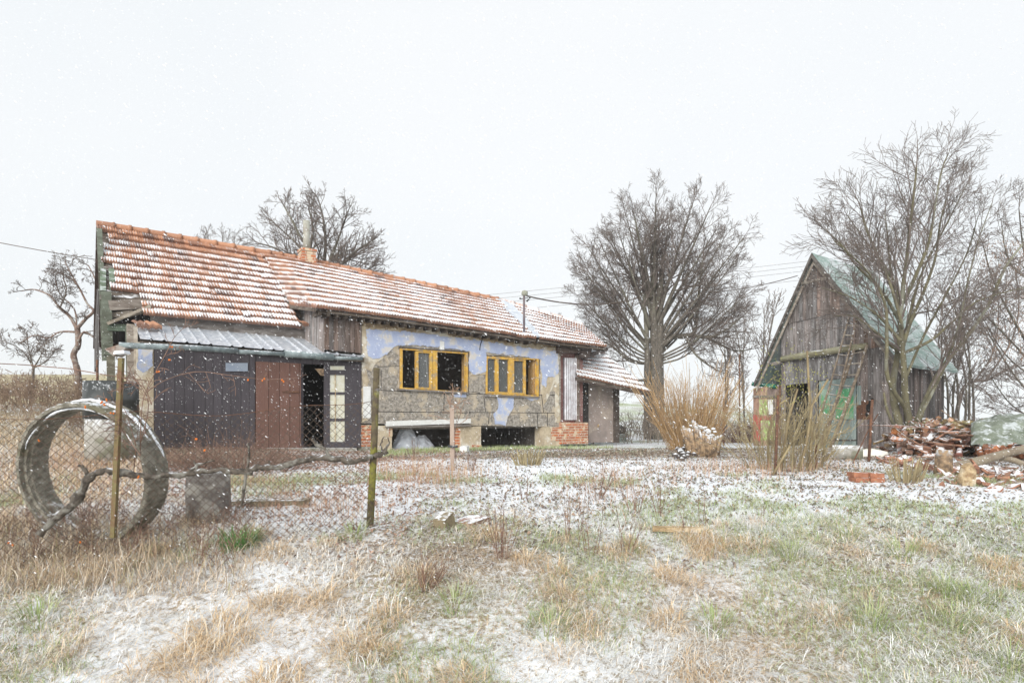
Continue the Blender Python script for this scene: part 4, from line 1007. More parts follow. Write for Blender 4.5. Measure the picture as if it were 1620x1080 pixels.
# ==================================================================== TREES
class Tree:
    def __init__(s, seed, minr, k=.72): s.k = k; s.r = random.Random(seed); s.segs = []; s.thick = MB(); s.minr = minr
    def rv(s): return np.array([s.r.gauss(0, 1), s.r.gauss(0, 1), s.r.gauss(0, 1)])
    def grow(s, p, d, ln, r, lv, P_):
        n = 3 if lv <= 1 else 4+(lv > 2); step = ln/n; d = d/np.linalg.norm(d); r1 = max(s.minr, r*.35)
        pts = [p]; dirs = [d]
        for i in range(n):
            d = d+s.rv()*P_['wig']+np.array([0, 0, P_['up']*(1 if lv < P_['lv'] else .6)])
            d = d/np.linalg.norm(d); q = p+d*step
            ra = r+(r1-r)*i/n; rb_ = r+(r1-r)*(i+1)/n
            s.segs.append((p, q, ra, rb_)); p = q; pts.append(p); dirs.append(d)
        if lv > 0: s.spawn(pts, dirs, r, r1, ln, lv, P_)
    def spawn(s, pts, dirs, r, r1, ln, lv, P_, start=.22):
        k = P_['n'][lv-1]; k = max(1, int(k*(.75+.5*s.r.random()))); m = len(pts)-1
        for j in range(k):
            f = start+(1-start)*(j+s.r.random()*.9)/k; f = min(f, .99)
            i = int(f*m); a = pts[i]+(pts[i+1]-pts[i])*(f*m-i); d = dirs[min(i+1, m)]
            q = s.rv(); q = q-d*np.dot(q, d); q = q/(np.linalg.norm(q)+1e-6)
            an = P_['ang']*(.7+.6*s.r.random()); nd = d*math.cos(an)+q*math.sin(an)
            s.grow(a, nd, ln*P_['len']*(1.15-f*.55)*(.7+.5*s.r.random()), max(s.minr, (r+(r1-r)*f)*.55), lv-1, P_)
    def limb(s, pts, r0, r1, ln, lv, P_, start=.25, wob=.12, nk=None, n=8):
        pts = [np.asarray(p, float) for p in pts]
        # resample smooth
        o = []
        m = len(pts)-1
        for i in range(m):
            p0 = pts[max(i-1, 0)]; p1 = pts[i]; p2 = pts[i+1]; p3 = pts[min(i+2, m)]
            for k in range(4):
                t = k/4; o.append(.5*((2*p1)+(-p0+p2)*t+(2*p0-5*p1+4*p2-p3)*t*t+(-p0+3*p1-3*p2+p3)*t**3))
        o.append(pts[-1])
        r0 = r0*s.k; r1 = r1*s.k
        s.thick.tube(o, [r0, (r0+r1)*.45, r1], n, wob=wob)
        d = [o[min(i+1, len(o)-1)]-o[max(i-1, 0)] for i in range(len(o))]; d = [q/np.linalg.norm(q) for q in d]
        if lv > 0:
            PP = dict(P_)
            if nk: PP['n'] = list(P_['n']); PP['n'][lv-1] = nk
            s.spawn(o, d, r0*.8, r1, ln/P_['len'], lv, PP, start)
            s.grow(o[-1], d[-1], ln*P_.get('tip', .5), r1, lv-1, P_)
    def twigmesh(s):
        mb = MB()
        A = np.array([a for a, b, c, d in s.segs]); B = np.array([b for a, b, c, d in s.segs]); ra = np.array([c for a, b, c, d in s.segs]); rb_ = np.array([d for a, b, c, d in s.segs])
        t = B-A; t /= np.linalg.norm(t, axis=1)[:, None]+1e-9
        ref = np.where(np.abs(t[:, 2:3]) < .9, np.array([[0, 0, 1.]]), np.array([[1., 0, 0]]))
        u = np.cross(t, ref); u /= np.linalg.norm(u, axis=1)[:, None]+1e-9; v = np.cross(t, u)
        k = 4; V_ = []
        for base_, r_ in ((A-t*ra[:, None]*.3, ra), (B, rb_)):
            for j in range(k):
                an = j*2*math.pi/k; V_.append(base_+(u*math.cos(an)+v*math.sin(an))*r_[:, None])
        Vv = np.stack(V_, 1); n = len(A)
        f = np.array([[j, (j+1) % k, k+(j+1) % k, k+j] for j in range(k)])[None]+(np.arange(n)*2*k)[:, None, None]
        mb.add(Vv.reshape(-1, 3), f.reshape(-1, 4)); return mb
    def finish(s, name, label, base_, barkm, twigm, cat='tree', group=None):
        t = thing(name, label, cat, base_, group)
        if s.thick.n: s.thick.build('trunk', barkm, t, smooth_=True)
        if s.segs: s.twigmesh().build('crown', twigm, t)
        return t
def PX(Y, *pts):
    out = []
    for q in pts:
        out.append(P(q[0], q[1], Y+(q[2] if len(q) > 2 else 0)))
    return out
# big linden
T = Tree(11, .005, .8)
YL = 26.; g0 = gat(1040, YL)
pr = dict(wig=.13, up=.03, ang=.68, len=.60, n=[5, 7, 8, 12], lv=4, tip=.6)
T.limb([g0-[0, 0, .3], *PX(YL, (1041, 600), (1042, 560), (1044, 520), (1046, 470), (1048, 400))], .40, .07, 2, 0, pr, n=12, wob=.2)
T.limb([g0, *PX(YL, (1036, 560), (1034, 500), (1032, 440), (1030, 380))], .34, .05, 2, 3, pr, n=10, start=.5, nk=12)
T.limb([g0-[0.4, 0, .3], *PX(YL, (1024, 610), (1024, 560), (1022, 510), (1018, 460), (1014, 400))], .24, .05, 2, 0, pr, n=10, wob=.2)
cc_ = P(1042, 452, YL)
for k in range(36):
    th_ = (k+.5)/36*2-1; th_ = th_*math.radians(116); ph_ = R.rand()*math.pi; dep = math.cos(ph_)*(.75 if abs(th_) > .5 else .9)
    hx = math.sin(th_); hzv = math.cos(th_)
    rad = .66+.22*R.rand()
    hor = 4.3*rad*hx*math.sqrt(max(0, 1-(dep*.6)**2)); dpt = 3.4*rad*dep
    end = cc_+np.array([hor, dpt, 3.75*rad*hzv-(.3 if hzv < 0 else 0)])
    st_ = P(1036+hx*10, 505+75*abs(th_)/2.1-60*R.rand()*(abs(th_) < .9), YL)
    m1 = st_+(end-st_)*.35+np.array([0, 0, -.25+.35*hzv]); m2 = st_+(end-st_)*.7+np.array([0, 0, .15*hzv-.12])
    T.limb([st_, m1, m2, end], .065+.07*hzv*(hzv > 0), .018, 1.3, 3, pr, start=.25, nk=14, n=6)
T.limb(PX(YL, (1042, 548), (1062, 533), (1095, 529), (1102, 505), (1107, 450), (1112, 410)), .2, .04, 1.7, 3, pr, start=.4, nk=13)
T.limb(PX(YL, (1095, 530), (1125, 533, -.8), (1150, 520, -1), (1175, 500, -1)), .12, .03, 1.5, 3, pr, start=.1, nk=12)
T.limb(PX(YL, (1110, 530), (1140, 545, .4), (1165, 555, .5), (1188, 552, .5)), .09, .025, 1.3, 3, dict(pr, up=.02), start=.1, nk=10)
T.limb(PX(YL, (1085, 533), (1100, 560, -1), (1125, 580, -1.2), (1150, 592, -1.2)), .08, .02, 1.2, 3, dict(pr, up=.0), start=.1, nk=10)
T.limb(PX(YL, (1030, 575), (995, 570, .6), (965, 545, .8), (935, 535, .8)), .10, .025, 1.4, 3, dict(pr, up=.02), start=.15, nk=12)
T.limb(PX(YL, (1030, 600), (1000, 600, -.5), (975, 580, -.6), (950, 565, -.6)), .08, .02, 1.3, 3, dict(pr, up=.02), start=.15, nk=11)
T.finish('linden_tree', 'huge bare tree with dense rounded crown behind the lean-to', g0, M['bark'], M['twig'])
# fruit tree behind the ridge
pf = dict(wig=.17, up=.06, ang=.72, len=.52, n=[5, 6, 6, 9], lv=3)
T = Tree(5, .0055); Y = 23.; g0 = gat(505, Y)
T.limb([g0, *PX(Y, (506, 480), (510, 440))], .2, .16, 1, 0, pf, n=10)
for pts in ([(510, 450), (500, 420), (478, 380), (460, 345), (445, 318)], [(508, 440), (492, 400), (495, 360), (488, 330)], [(510, 440), (525, 405), (540, 365), (550, 335)], [(512, 445), (545, 415), (575, 395)], [(508, 450), (470, 420), (440, 395), (410, 385)], [(510, 440), (515, 390), (512, 350), (505, 320)], [(512, 450), (560, 435), (585, 425)], [(508, 450), (450, 430), (405, 430)], [(510, 445), (560, 400), (590, 380)], [(505, 445), (478, 395), (430, 350)]):
    T.limb(PX(Y, *[(a_, b_, (R.rand()-.5)*1.2) for a_, b_ in pts]), .11, .03, 1.25, 3, pf, start=.12, nk=17)
T.finish('fruit_tree', 'bare fruit tree spreading behind the roof ridge and chimney', g0, M['bark'], M['twig'])
T = Tree(6, .005); Y = 27.; g0 = gat(345, Y)
T.limb([g0, *PX(Y, (346, 500), (345, 420))], .15, .08, 1, 0, pf)
for pts in ([(345, 430), (335, 400), (325, 380)], [(345, 430), (352, 395), (352, 375)], [(345, 430), (365, 400), (375, 388)]): T.limb(PX(Y, *pts), .07, .02, 1.0, 3, pf, start=.1, nk=8)
T.finish('fruit_tree', 'small bare tree whose top just shows over the left roof ridge', g0, M['bark'], M['twig'])
# old apple tree at left
T = Tree(8, .0042); Y = 17.; g0 = gat(128, Y); pa = dict(wig=.24, up=.02, ang=.85, len=.5, n=[5, 6, 6, 8], lv=3)
T.limb([g0-[0, 0, .4], *PX(Y, (125, 605), (121, 580), (116, 560), (124, 545), (122, 515))], .13, .10, 1, 0, pa, n=10, wob=.25)
for pts, r in (([(122, 520), (110, 500), (93, 485), (80, 468), (55, 458), (35, 460)], .07), ([(122, 520), (135, 505), (148, 492), (138, 480), (125, 455), (112, 440), (95, 432)], .07), ([(148, 492), (165, 490), (185, 480)], .05), ([(124, 540), (133, 525), (150, 535), (165, 550), (178, 558)], .05), ([(120, 525), (95, 525), (75, 535), (55, 530), (35, 540)], .045), ([(95, 486), (105, 460), (100, 440)], .035), ([(125, 455), (108, 425), (103, 412)], .03), ([(150, 492), (156, 465), (150, 440), (140, 420)], .04), ([(121, 520), (118, 490), (95, 465), (88, 445)], .035), ([(165, 492), (180, 520), (200, 530)], .03)):
    T.limb(PX(Y, *[(a_, b_, (R.rand()-.5)*.5) for a_, b_ in pts]), r, .018, .62, 3, pa, start=.15, nk=9)
T.finish('apple_tree', 'gnarled bare apple tree with bent reddish trunk left of the cottage', g0, M['pinkbark'], M['twig'])
T = Tree(9, .005); Y = 19.; g0 = gat(50, Y)
T.limb([g0-[0, 0, .3], *PX(Y, (52, 610), (53, 580))], .06, .05, 1, 0, pa)
for pts in ([(53, 582), (40, 560), (20, 545), (0, 538)], [(53, 582), (66, 560), (72, 540)], [(53, 582), (45, 550), (42, 525)], [(53, 582), (75, 570), (85, 555)]): T.limb(PX(Y, *pts), .035, .012, .6, 3, dict(pa, up=.07), start=.15, nk=8)
T.finish('apple_tree', 'smaller forked bare tree at the far left edge', g0, M['bark'], M['twig'])
# multi-stemmed tree in front of the shed corner
T = Tree(21, .0032); Y = 13.2; g0 = gat(1435, Y); ps_ = dict(wig=.12, up=.035, ang=.62, len=.62, n=[5, 7, 7, 10], lv=4, tip=.45)
T.limb([g0-[0, 0, .2], *PX(Y, (1437, 700), (1434, 690))], .26, .2, 1, 0, ps_, n=12, wob=.3)
T.limb([g0-[-.25, 0, .2], *PX(Y, (1446, 690), (1452, 665), (1466, 630), (1480, 600), (1503, 565), (1535, 525), (1565, 480), (1590, 424), (1618, 386))], .12, .03, 1.5, 3, ps_, start=.35, nk=16)
T.limb([g0, *PX(Y, (1438, 670), (1432, 630, -.1), (1430, 580, -.2), (1425, 520, -.3), (1428, 460, -.3), (1435, 407, -.3), (1440, 355, -.3), (1446, 304, -.3), (1450, 265, -.3))], .12, .022, 1.5, 3, ps_, start=.35, nk=20)
T.limb([g0-[.1, 0, 0], *PX(Y, (1425, 680), (1412, 620, .2), (1420, 560, .3), (1424, 500, .3), (1415, 450, .4), (1390, 407, .4), (1370, 360, .4), (1362, 330, .4))], .13, .022, 1.4, 3, ps_, start=.35, nk=18)
T.limb(PX(Y, (1436, 650), (1405, 600, -.4), (1403, 540, -.5), (1400, 480, -.6), (1375, 433, -.6), (1345, 403, -.7), (1320, 381, -.7)), .07, .016, 1.2, 3, ps_, start=.4, nk=14)
T.limb(PX(Y, (1425, 560), (1440, 510, .3), (1462, 460, .4), (1480, 407, .4), (1487, 355, .4), (1498, 312, .4)), .07, .018, 1.3, 3, ps_, start=.2, nk=15)
T.limb(PX(Y, (1424, 510), (1395, 460, -.3), (1355, 420, -.4), (1330, 386, -.4), (1305, 364, -.4)), .055, .014, 1.1, 3, ps_, start=.2, nk=14)
T.limb(PX(Y, (1428, 480), (1450, 433, -.4), (1470, 381, -.5), (1480, 321, -.5), (1490, 269, -.5), (1500, 244, -.5)), .06, .014, 1.1, 3, ps_, start=.2, nk=15)
T.limb(PX(Y, (1428, 500), (1410, 433, .5), (1405, 381, .5), (1400, 338, .5)), .055, .014, 1.1, 3, ps_, start=.2, nk=13)
T.limb(PX(Y, (1425, 560), (1470, 540, -.2), (1500, 515, -.3), (1540, 480, -.4), (1580, 465, -.4), (1640, 450, -.4)), .05, .014, 1.1, 3, ps_, start=.2, nk=13)
T.limb(PX(Y, (1455, 660), (1490, 590, .5), (1520, 540, .6), (1560, 500, .6), (1600, 470, .6)), .035, .01, .9, 3, ps_, start=.3, nk=10)
for pts in ([(1452, 665), (1490, 590), (1515, 520), (1530, 450), (1548, 380), (1570, 320)], [(1432, 600), (1462, 530), (1500, 460), (1530, 400), (1545, 350)], [(1425, 540), (1390, 500), (1345, 470), (1300, 455)], [(1428, 520), (1405, 440), (1375, 390), (1340, 340)], [(1424, 560), (1380, 520), (1350, 500), (1320, 500)], [(1430, 540), (1455, 440), (1500, 350), (1530, 290)]):
    T.limb(PX(Y, *[(a_, b_, (R.rand()-.5)*1.4) for a_, b_ in pts]), .05, .012, .95, 3, ps_, start=.25, nk=12, n=6)
T.limb([g0, *PX(Y, (1418, 680, -.3), (1404, 650, -.4), (1398, 620, -.4))], .07, .03, .5, 2, ps_, start=.5, nk=4)
T.finish('yard_tree', 'tall bare tree with many olive stems in front of the shed corner', g0, M['greenbark'], M['twig'])
# trees at the right edge
T = Tree(31, .0036); Y = 14.5; g0 = gat(1700, Y); pe = dict(wig=.16, up=.03, ang=.7, len=.52, n=[5, 6, 7, 9], lv=4)
T.limb([g0-[0, 0, .2], *PX(Y, (1700, 640), (1690, 560))], .2, .15, 1, 0, pe)
for pts, r in (([(1690, 580), (1640, 560), (1600, 500), (1570, 440), (1556, 390)], .06), ([(1695, 600), (1650, 590), (1600, 540), (1560, 500), (1530, 480)], .05), ([(1690, 560), (1640, 480), (1620, 400), (1612, 330)], .06), ([(1695, 640), (1650, 640), (1610, 600), (1580, 555), (1560, 520)], .05), ([(1690, 620), (1640, 600), (1590, 560), (1556, 505)], .045), ([(1690, 560), (1660, 470), (1600, 420), (1585, 360)], .045), ([(1700, 650), (1640, 660), (1600, 640), (1570, 600)], .04)):
    T.limb(PX(Y, *[(a_, b_, (R.rand()-.5)*1.5) for a_, b_ in pts]), r, .014, 1.1, 3, pe, start=.15, nk=12)
T.finish('edge_tree', 'bare tree reaching in from beyond the right edge over the tarp', g0, M['bark'], M['twig'])
mbc = MB(); n = 900
c0 = np.array([P(1545+R.rand()*90, 380+R.rand()*190, 13.6+R.rand()*1.6) for _ in range(n)])
sz = .006+.006*R.rand(n); Vv = np.stack([c0+[0, 0, .03], c0+np.stack([sz, sz*0, sz*0-.005], 1), c0-[0, 0, .035], c0-np.stack([sz, sz*0, sz*0+.005], 1)], 1)
mbc.add(Vv.reshape(-1, 3), (np.arange(n)*4)[:, None]+np.array([[0, 1, 2, 3]]), (.26, .17, .12)); 
et = [o for o in bpy.data.objects if o.name.startswith('edge_tree')][0]
oc = mbc.build('catkins', M['leaf'], et); oc['kind'] = 'stuff'
T = Tree(32, .0055); Y = 19.; g0 = gat(1515, Y); pk = dict(wig=.16, up=.09, ang=.6, len=.5, n=[5, 6, 6, 8], lv=3)
for k in range(7):
    x0 = 1492+k*8; T.limb([gat(x0, Y+R.rand()-.5), *PX(Y, (x0+R.randn()*4, 610), (x0-6+R.randn()*8, 540), (x0+R.randn()*22, 450+R.rand()*50))], .06, .015, .95, 3, pk, start=.15, nk=11)
T.finish('elder_thicket', 'dense dark many stemmed bare thicket right behind the shed', g0, M['bark'], M['twig'], 'thicket')
T = Tree(33, .006); Y = 21.; g0 = gat(1505, Y)
T.limb([g0, *PX(Y, (1520, 625), (1535, 605), (1565, 600), (1590, 585), (1615, 575))], .11, .03, 1.1, 3, dict(pk, up=.03), start=.3, nk=12)
T.limb(PX(Y, (1540, 605), (1570, 560), (1580, 500), (1575, 440)), .05, .02, 1.2, 3, pk, nk=12); T.limb(PX(Y, (1560, 600), (1600, 540), (1612, 480), (1605, 420)), .05, .02, 1.2, 3, pk, nk=12)
T.finish('leaning_tree', 'dark bare tree leaning right above the woodpile', g0, M['twig'], M['twig'])
# hazy slim trees behind
for i, (px, Y, hgt, lab, sp) in enumerate([(1210, 34, 115, 'pale slender bare tree nearest to the left of the shed', 1), (1178, 38, 95, 'pale slender bare tree second left of the shed', .9), (1148, 36, 80, 'low pale bare tree between the big tree and shed', .8),
        (845, 60, 100, 'faint thin bare tree just right of the roof mast', .45), (862, 62, 92, 'faint thin bare tree second right of the roof mast', .45), (876, 60, 108, 'faint thin bare tree nearest the big tree above the roof', .45), (878 + 22, 64, 90, 'faint thin bare tree half hidden in the left of the big crown', .45)]):
    T = Tree(50+i, .01 if Y < 50 else .02); g0 = gat(px, Y); top = 590-hgt if Y < 50 else 545-hgt*.6; q = dict(wig=.12, up=.1, ang=.5, len=.5, n=[3, 4, 6, 8], lv=3)
    for k in range(2):
        T.limb([g0, *PX(Y, (px+R.randn()*3, (HY+top)/2), (px+R.randn()*8, top+20+R.rand()*15))], .10, .03, 2.1*sp, 3, q, start=.15, nk=12)
    T.finish('slender_tree', lab, g0, M['bark'], M['twig'], group='slim bare trees in the haze behind the yard')
# rough hedge band at left and other far scrub
def thicket(name, label, px0, px1, Y0, Y1, n, hh, rr, m_, seed, lean=.25):
    T = Tree(seed, rr); q = dict(wig=.22, up=.05, ang=.7, len=.5, n=[3, 4, 5], lv=2)
    for i in range(n):
        Y = Y0+(Y1-Y0)*R.rand(); g = gat(px0+(px1-px0)*R.rand(), Y)
        T.grow(g, np.array([R.randn()*lean, R.randn()*lean, 1]), hh*(.5+.7*R.rand()), rr*1.6, 2, q)
    mb = T.twigmesh(); mb.c = [np.repeat(.7+.6*R.rand(len(c)//8), 8)[:, None]*np.ones((1, 3)) for c in mb.c]
    o = mb.build(name, m_); return kind(o, 'stuff', label, 'scrub')
thicket('scrub', 'brown leafless brushwood along the field behind the fence', -40, 262, 13.5, 17, 420, .75, .0045, mat('scrub_stems', (.25, .18, .14), (.33, .25, .18), 2, bump=0, col=True), 71)
thicket('scrub', 'low grey scrub under the big bare tree', 985, 1215, 20, 27, 190, 1.0, .006, mat('grey_scrub_stems', (.20, .165, .14), (.27, .22, .17), 2, bump=0, col=True), 72)
thicket('scrub', 'tangled twigs behind the woodpile at right', 1480, 1640, 13.5, 17, 120, .7, .0045, M['twig'], 73)
thicket('scrub', 'dry twiggy growth below the concrete ring and block', 10, 400, 5.0, 6.2, 190, .30, .0016, M['briar'], 74, .5)

# ==================================================================== SHRUBS
def shoots(name, label, cat, px, py, n, h, spread, r, m_, seed, wig=.08, lv=1, basew=.2, col_=None, up=.04, Yo=0, curve=0):
    g = onground(px, py); T = Tree(seed, r*.45); q = dict(wig=wig, up=up, ang=.5, len=.4, n=[3, 4], lv=2)
    for i in range(n):
        a_ = R.rand()*6.28; b_ = math.sqrt(R.rand())
        p = g+np.array([math.cos(a_)*b_*basew, math.sin(a_)*b_*basew*.7, 0]); p[2] = G1(p[0], p[1])-.02
        d = np.array([math.cos(a_)*b_*spread, math.sin(a_)*b_*spread*.7, 1])
        T.grow(p, d, h*(.55+.55*R.rand()), r*(.7+.6*R.rand()), lv, q)
    mb = T.twigmesh(); k = mb.n//8; mb.c = [np.repeat(.75+.5*R.rand(k), 8)[:, None]*np.ones((1, 3))]
    t = thing(name, label, cat, g); mb.build('stem', m_, t); return t, g
ws, wg = shoots('willow_shrub', 'bush of straight orange brown shoots around a rotten stump', 'shrub', 1092, 712, 300, 1.7, .5, .0065, M['willow'], 81, wig=.045, lv=1, basew=.5, up=.02)
# long bare outward shoots
T = Tree(82, .004)
for k in range(34):
    a_ = (R.rand()-.5); T.grow(wg+np.array([a_*.9, .2*R.randn(), .1]), np.array([a_*1.9, .25*R.randn(), 1.1]), 1.7+.6*R.rand(), .008, 0, dict(wig=.05, up=.02, ang=.5, len=.4, n=[3], lv=1))
mb = T.twigmesh(); k = mb.n//8; mb.c = [np.repeat(.8+.5*R.rand(k), 8)[:, None]*np.ones((1, 3))]; mb.build('long_shoot', M['willow'], ws)
# stump
def rock(mb, c, rx, ry, rz, seed, sub=2, amp=.25, c_=(1, 1, 1)):
    import bmesh
    bm = bmesh.new(); bmesh.ops.create_icosphere(bm, subdivisions=sub, radius=1)
    v = np.array([tuple(q.co) for q in bm.verts]); f = [[q.index for q in p.verts] for p in bm.faces]; bm.free()
    k = np.array([1+amp*2*mnoise.noise(Vector(p*1.3)+Vector((seed, 0, 0)))+amp*mnoise.noise(Vector(p*3.5)+Vector((seed, 3, 0))) for p in v])
    mb.add(v*k[:, None]*[rx, ry, rz]+c, np.array(f), c_, sm=True)
st = thing('tree_stump', 'broken hollow brown stump with snow on top amid orange shoots', 'stump', onground(1115, 725))
mb = MB(); Ys = onground(1115, 722)[1]
for k in range(26):
    f = k/25; px = 1078+f*64; top = 672+14*f+9*R.rand()-(14 if .25 < f < .4 else 0); bx = 1092+f*40
    a_ = P(bx, 720+4*R.rand(), Ys+.12*math.sin(f*3.14)*-1); b_ = P(px, top, Ys+.15*math.sin(f*3.14)*-1+.1)
    mb.tube([a_, (a_+b_)/2+np.array([.02*R.randn(), 0, 0]), b_], [.035, .05, .028], 5, wob=.5)
for k in range(14):
    f = k/13; a_ = P(1098+f*38, 722, Ys+.3); b_ = P(1092+f*44, 690+8*R.rand(), Ys+.35); mb.tube([a_, b_], [.05, .04], 5, wob=.5)
mb.build('split_trunk', M['log'], st)
mb = MB()
for k in range(18):
    f = R.rand(); rock(mb, P(1082+f*60, 673+14*f+3*R.randn(), Ys-.05+.1*R.rand()), .05, .05, .022, k, 1)
mb.build('snow_cap', M['snow'], st, smooth_=True)
t = mb = MB()
for k in range(26): rock(mb, onground(1068+30*R.rand(), 716+14*R.rand())+[0, 0, .03+.10*R.rand()], .06, .06, .04, k, 1, c_=(.6, .6, .6))
tag(mb.build('soil_heap', mat('snowy_soil', (.12, .10, .09), (.07, .06, .055), 20, snow=.6), base=onground(1085, 722)), 'little heap of dark clods with snow left of the stump', 'soil heap')
ls, lg = shoots('lilac_shrub', 'thicket of yellowish stems standing in front of the shed doorway', 'shrub', 1245, 742, 105, 1.2, .42, .006, M['lilac'], 83, wig=.14, lv=2, basew=.6, up=.05)
mb = MB()
for pts in ([(1215, 740), (1216, 690), (1222, 660), (1235, 638), (1249, 629)], [(1228, 738), (1240, 715), (1262, 690), (1276, 680)], [(1296, 738), (1310, 722), (1322, 712)], [(1222, 752), (1232, 735), (1250, 705)], [(1265, 748), (1278, 690), (1285, 640), (1310, 600)], [(1300, 740), (1305, 700), (1315, 672)], [(1235, 745), (1248, 660), (1262, 615)], [(1280, 745), (1284, 690), (1279, 600), (1277, 555)]):
    g = onground(*pts[0]); mb.tube([g]+[P(a_, b_, g[1]) for a_, b_ in pts[1:]], [.02, .022, .018, .014], 6, (1.2, 1.15, 1.1), wob=.2)
mb.c = [c*.72 for c in mb.c]
mb.build('thick_stem', M['lilac'], ls)
mb = MB(); n = 260
for k in range(n):
    p = P(1250+R.randn()*28, 600+R.randn()*25, lg[1]+R.randn()*.3); rock(mb, p, .006, .006, .010, k, 1, .1)
mb.build('buds', mat('yellow_green_buds', (.42, .42, .10), bump=0), ls)['kind'] = 'stuff'
# twiggy young plants in the foreground
twl = [(795, 885, 14, .55, .30, 'leafless red brown bush of upright twigs in the centre foreground'), (935, 880, 6, .62, .2, 'pair of thin twigs standing right of the centre bush'), (990, 880, 7, .5, .25, 'thin twiggy plant rising from a straw tuft'),
       (898, 855, 4, .55, .12, 'slim bare stem with yellow moss on its lower half'), (912, 868, 3, .7, .15, 'very thin stem leaning left beside the mossy stem'), (675, 935, 26, .28, .5, 'small brown twig clump in a grass tussock'), (832, 790, 5, .34, .3, 'small dark sapling on the snow patch behind the centre bush'),
       (945, 790, 16, .55, .6, 'spreading twiggy bush with curled leaves on the snow'), (1005, 815, 10, .40, .6, 'low spreading twigs right of the curled leaf bush'), (1045, 815, 8, .42, .5, 'loose pinkish twigs beside the low spreading twigs'), (1110, 835, 3, .42, .15, 'single straight dark twig before the brown grass mound'), (1205, 820, 3, .26, .15, 'short lone twig on the snow in the right half'),
       (655, 730, 14, .38, .4, 'reddish stalks clump nearest the mossy fence post'), (745, 745, 16, .38, .4, 'reddish stalks clump right of the garden stake'), (1085, 850, 3, .3, .1, 'tiny dead stalk left of the brown grass mound')]
for i, (a_, b_, n, h, sp, lab) in enumerate(twl):
    t, g = shoots('twig_plant', lab, 'twig plant', a_, b_, n, h, sp, .0030, M['briar'], 100+i, wig=.10, lv=1, basew=.05, up=.06); t['group'] = 'leafless twig plants in the grass'
# cut coppice stubs
for i, (a_, b_, w_, h, lab) in enumerate([(836, 735, .22, .28, 'clump of cut brown stubs on snow before the cellar opening'), (1432, 762, .2, .35, 'bristling cut bush stub before the yard tree')]):
    t, g = shoots('cut_bush', lab, 'bush stub', a_, b_, 55, h, .5, .011, M['lilac'], 130+i, wig=.05, lv=0, basew=w_)
# bramble heap by the gate
t, g = shoots('bramble_heap', 'tangled heap of cut brown brambles before the dark gate', 'bramble heap', 375, 745, 200, .75, 1.5, .004, M['briar'], 140, wig=.3, lv=1, basew=.75, up=-.06)
t, g = shoots('cut_bush', 'low leafless brown bush left of the brambles', 'bush', 300, 742, 90, .45, .9, .004, M['briar'], 141, wig=.2, lv=1, basew=.35)
# rose bush with hips at the fence
T = Tree(90, .0022); g = gat(250, 5.8); q = dict(wig=.2, up=.02, ang=.8, len=.45, n=[3, 4, 5], lv=2)
rose = thing('rose_bush', 'wild rose with orange hips climbing through the fence beside the ring', 'rose bush', g)
hips = MB()
for pts in ([(222, 720), (225, 640), (240, 600), (262, 560), (275, 535), (292, 517)], [(215, 705), (205, 670), (195, 645), (172, 632)], [(232, 620), (262, 601), (310, 588), (360, 593), (420, 600), (472, 597)], [(222, 720), (200, 690), (185, 668)], [(222, 700), (235, 640), (215, 600), (205, 590)], [(210, 760), (216, 700), (222, 650)], [(240, 640), (225, 610), (195, 605)]):
    T.limb(PX(5.15, *[(a_, b_, .1*R.randn()) for a_, b_ in pts]), .006, .003, .22, 2, q, nk=10, n=5)
for a_, b_ in [(270, 548), (267, 568), (249, 587), (160, 634), (164, 640), (170, 632), (136, 642), (178, 652), (62, 696), (218, 755), (128, 858), (415, 600), (448, 603), (392, 601), (310, 691), (325, 712), (20, 862), (14, 858)]:
    hips = MB()
    for k in range(2): rock(hips, P(a_+R.randn()*1.2, b_+R.randn()*1.2, 5.1), .008, .008, .010, k+a_, 1, .1)
    hips.build('hip', M['hip'], rose)
T.thick.build('main_stem', M['briar'], rose); mbt_ = T.twigmesh(); mbt_.build('side_stem', M['briar'], rose)
# daffodil like green clump
g = onground(378, 868); mb = MB(); n = 170; r = np.sqrt(R.rand(n))*.13; th = R.rand(n)*6.28
x, y = g[0]+r*np.cos(th)*1.4, g[1]+r*np.sin(th)
blades(mb, np.stack([x, y, hz(x, y)], 1), th, .12+.1*R.rand(n), .009+.004*R.rand(n), 1.3+.15*R.randn(n), .5+.3*R.randn(n), pick(np.array([[.10, .22, .06], [.14, .28, .09], [.18, .32, .12]]), n), K=4)
o = mb.build('green_clump', M['grass'], base=g); tag(o, 'dark green leafy clump right of the concrete block', 'plant')

# ==================================================================== FENCE, RING, BRANCH
fb = gat(380, 5.5)
fence = thing('chain_link_fence', 'sagging rusty chain link fence crossing the left foreground', 'fence', fb)
FA = P(-140, 660, 4.75); FB_ = P(590, 660, 5.9)
fd = FB_-FA; FL = np.linalg.norm(fd[:2]); fu = np.array([fd[0], fd[1], 0])/FL
def fpt(s, h):
    p = FA+fu*s; g = G1(p[0], p[1]); sag = .05*math.sin(s*1.9)+.03*math.sin(s*5)
    hh = h*(1.27+sag*.7); bul = .03*math.sin(s*3+h*4)+.02*math.sin(s*7)
    return np.array([p[0]-fu[1]*bul, p[1]+fu[0]*bul, g-.03+hh])
cell = .068; segs = []
nr = int(1.25/cell)
ncol = int(FL/cell)
def node(i, j): return fpt(min(FL, i*cell*.5*1.0), j/(nr*2)) 
pts = {}
for i in range(0, ncol*2+1):
    for j in range(0, nr*2+1):
        if (i+j) % 2 == 0: pts[(i, j)] = node(i, j)+R.randn(3)*.002
T = Tree(1, .001)
for (i, j), p in pts.items():
    for dj in (1, -1):
        q = pts.get((i+1, j+dj))
        if q is not None: T.segs.append((p, q, .0018, .0018))
T.twigmesh().build('wire_mesh', M['wire'], fence)
mb = MB()
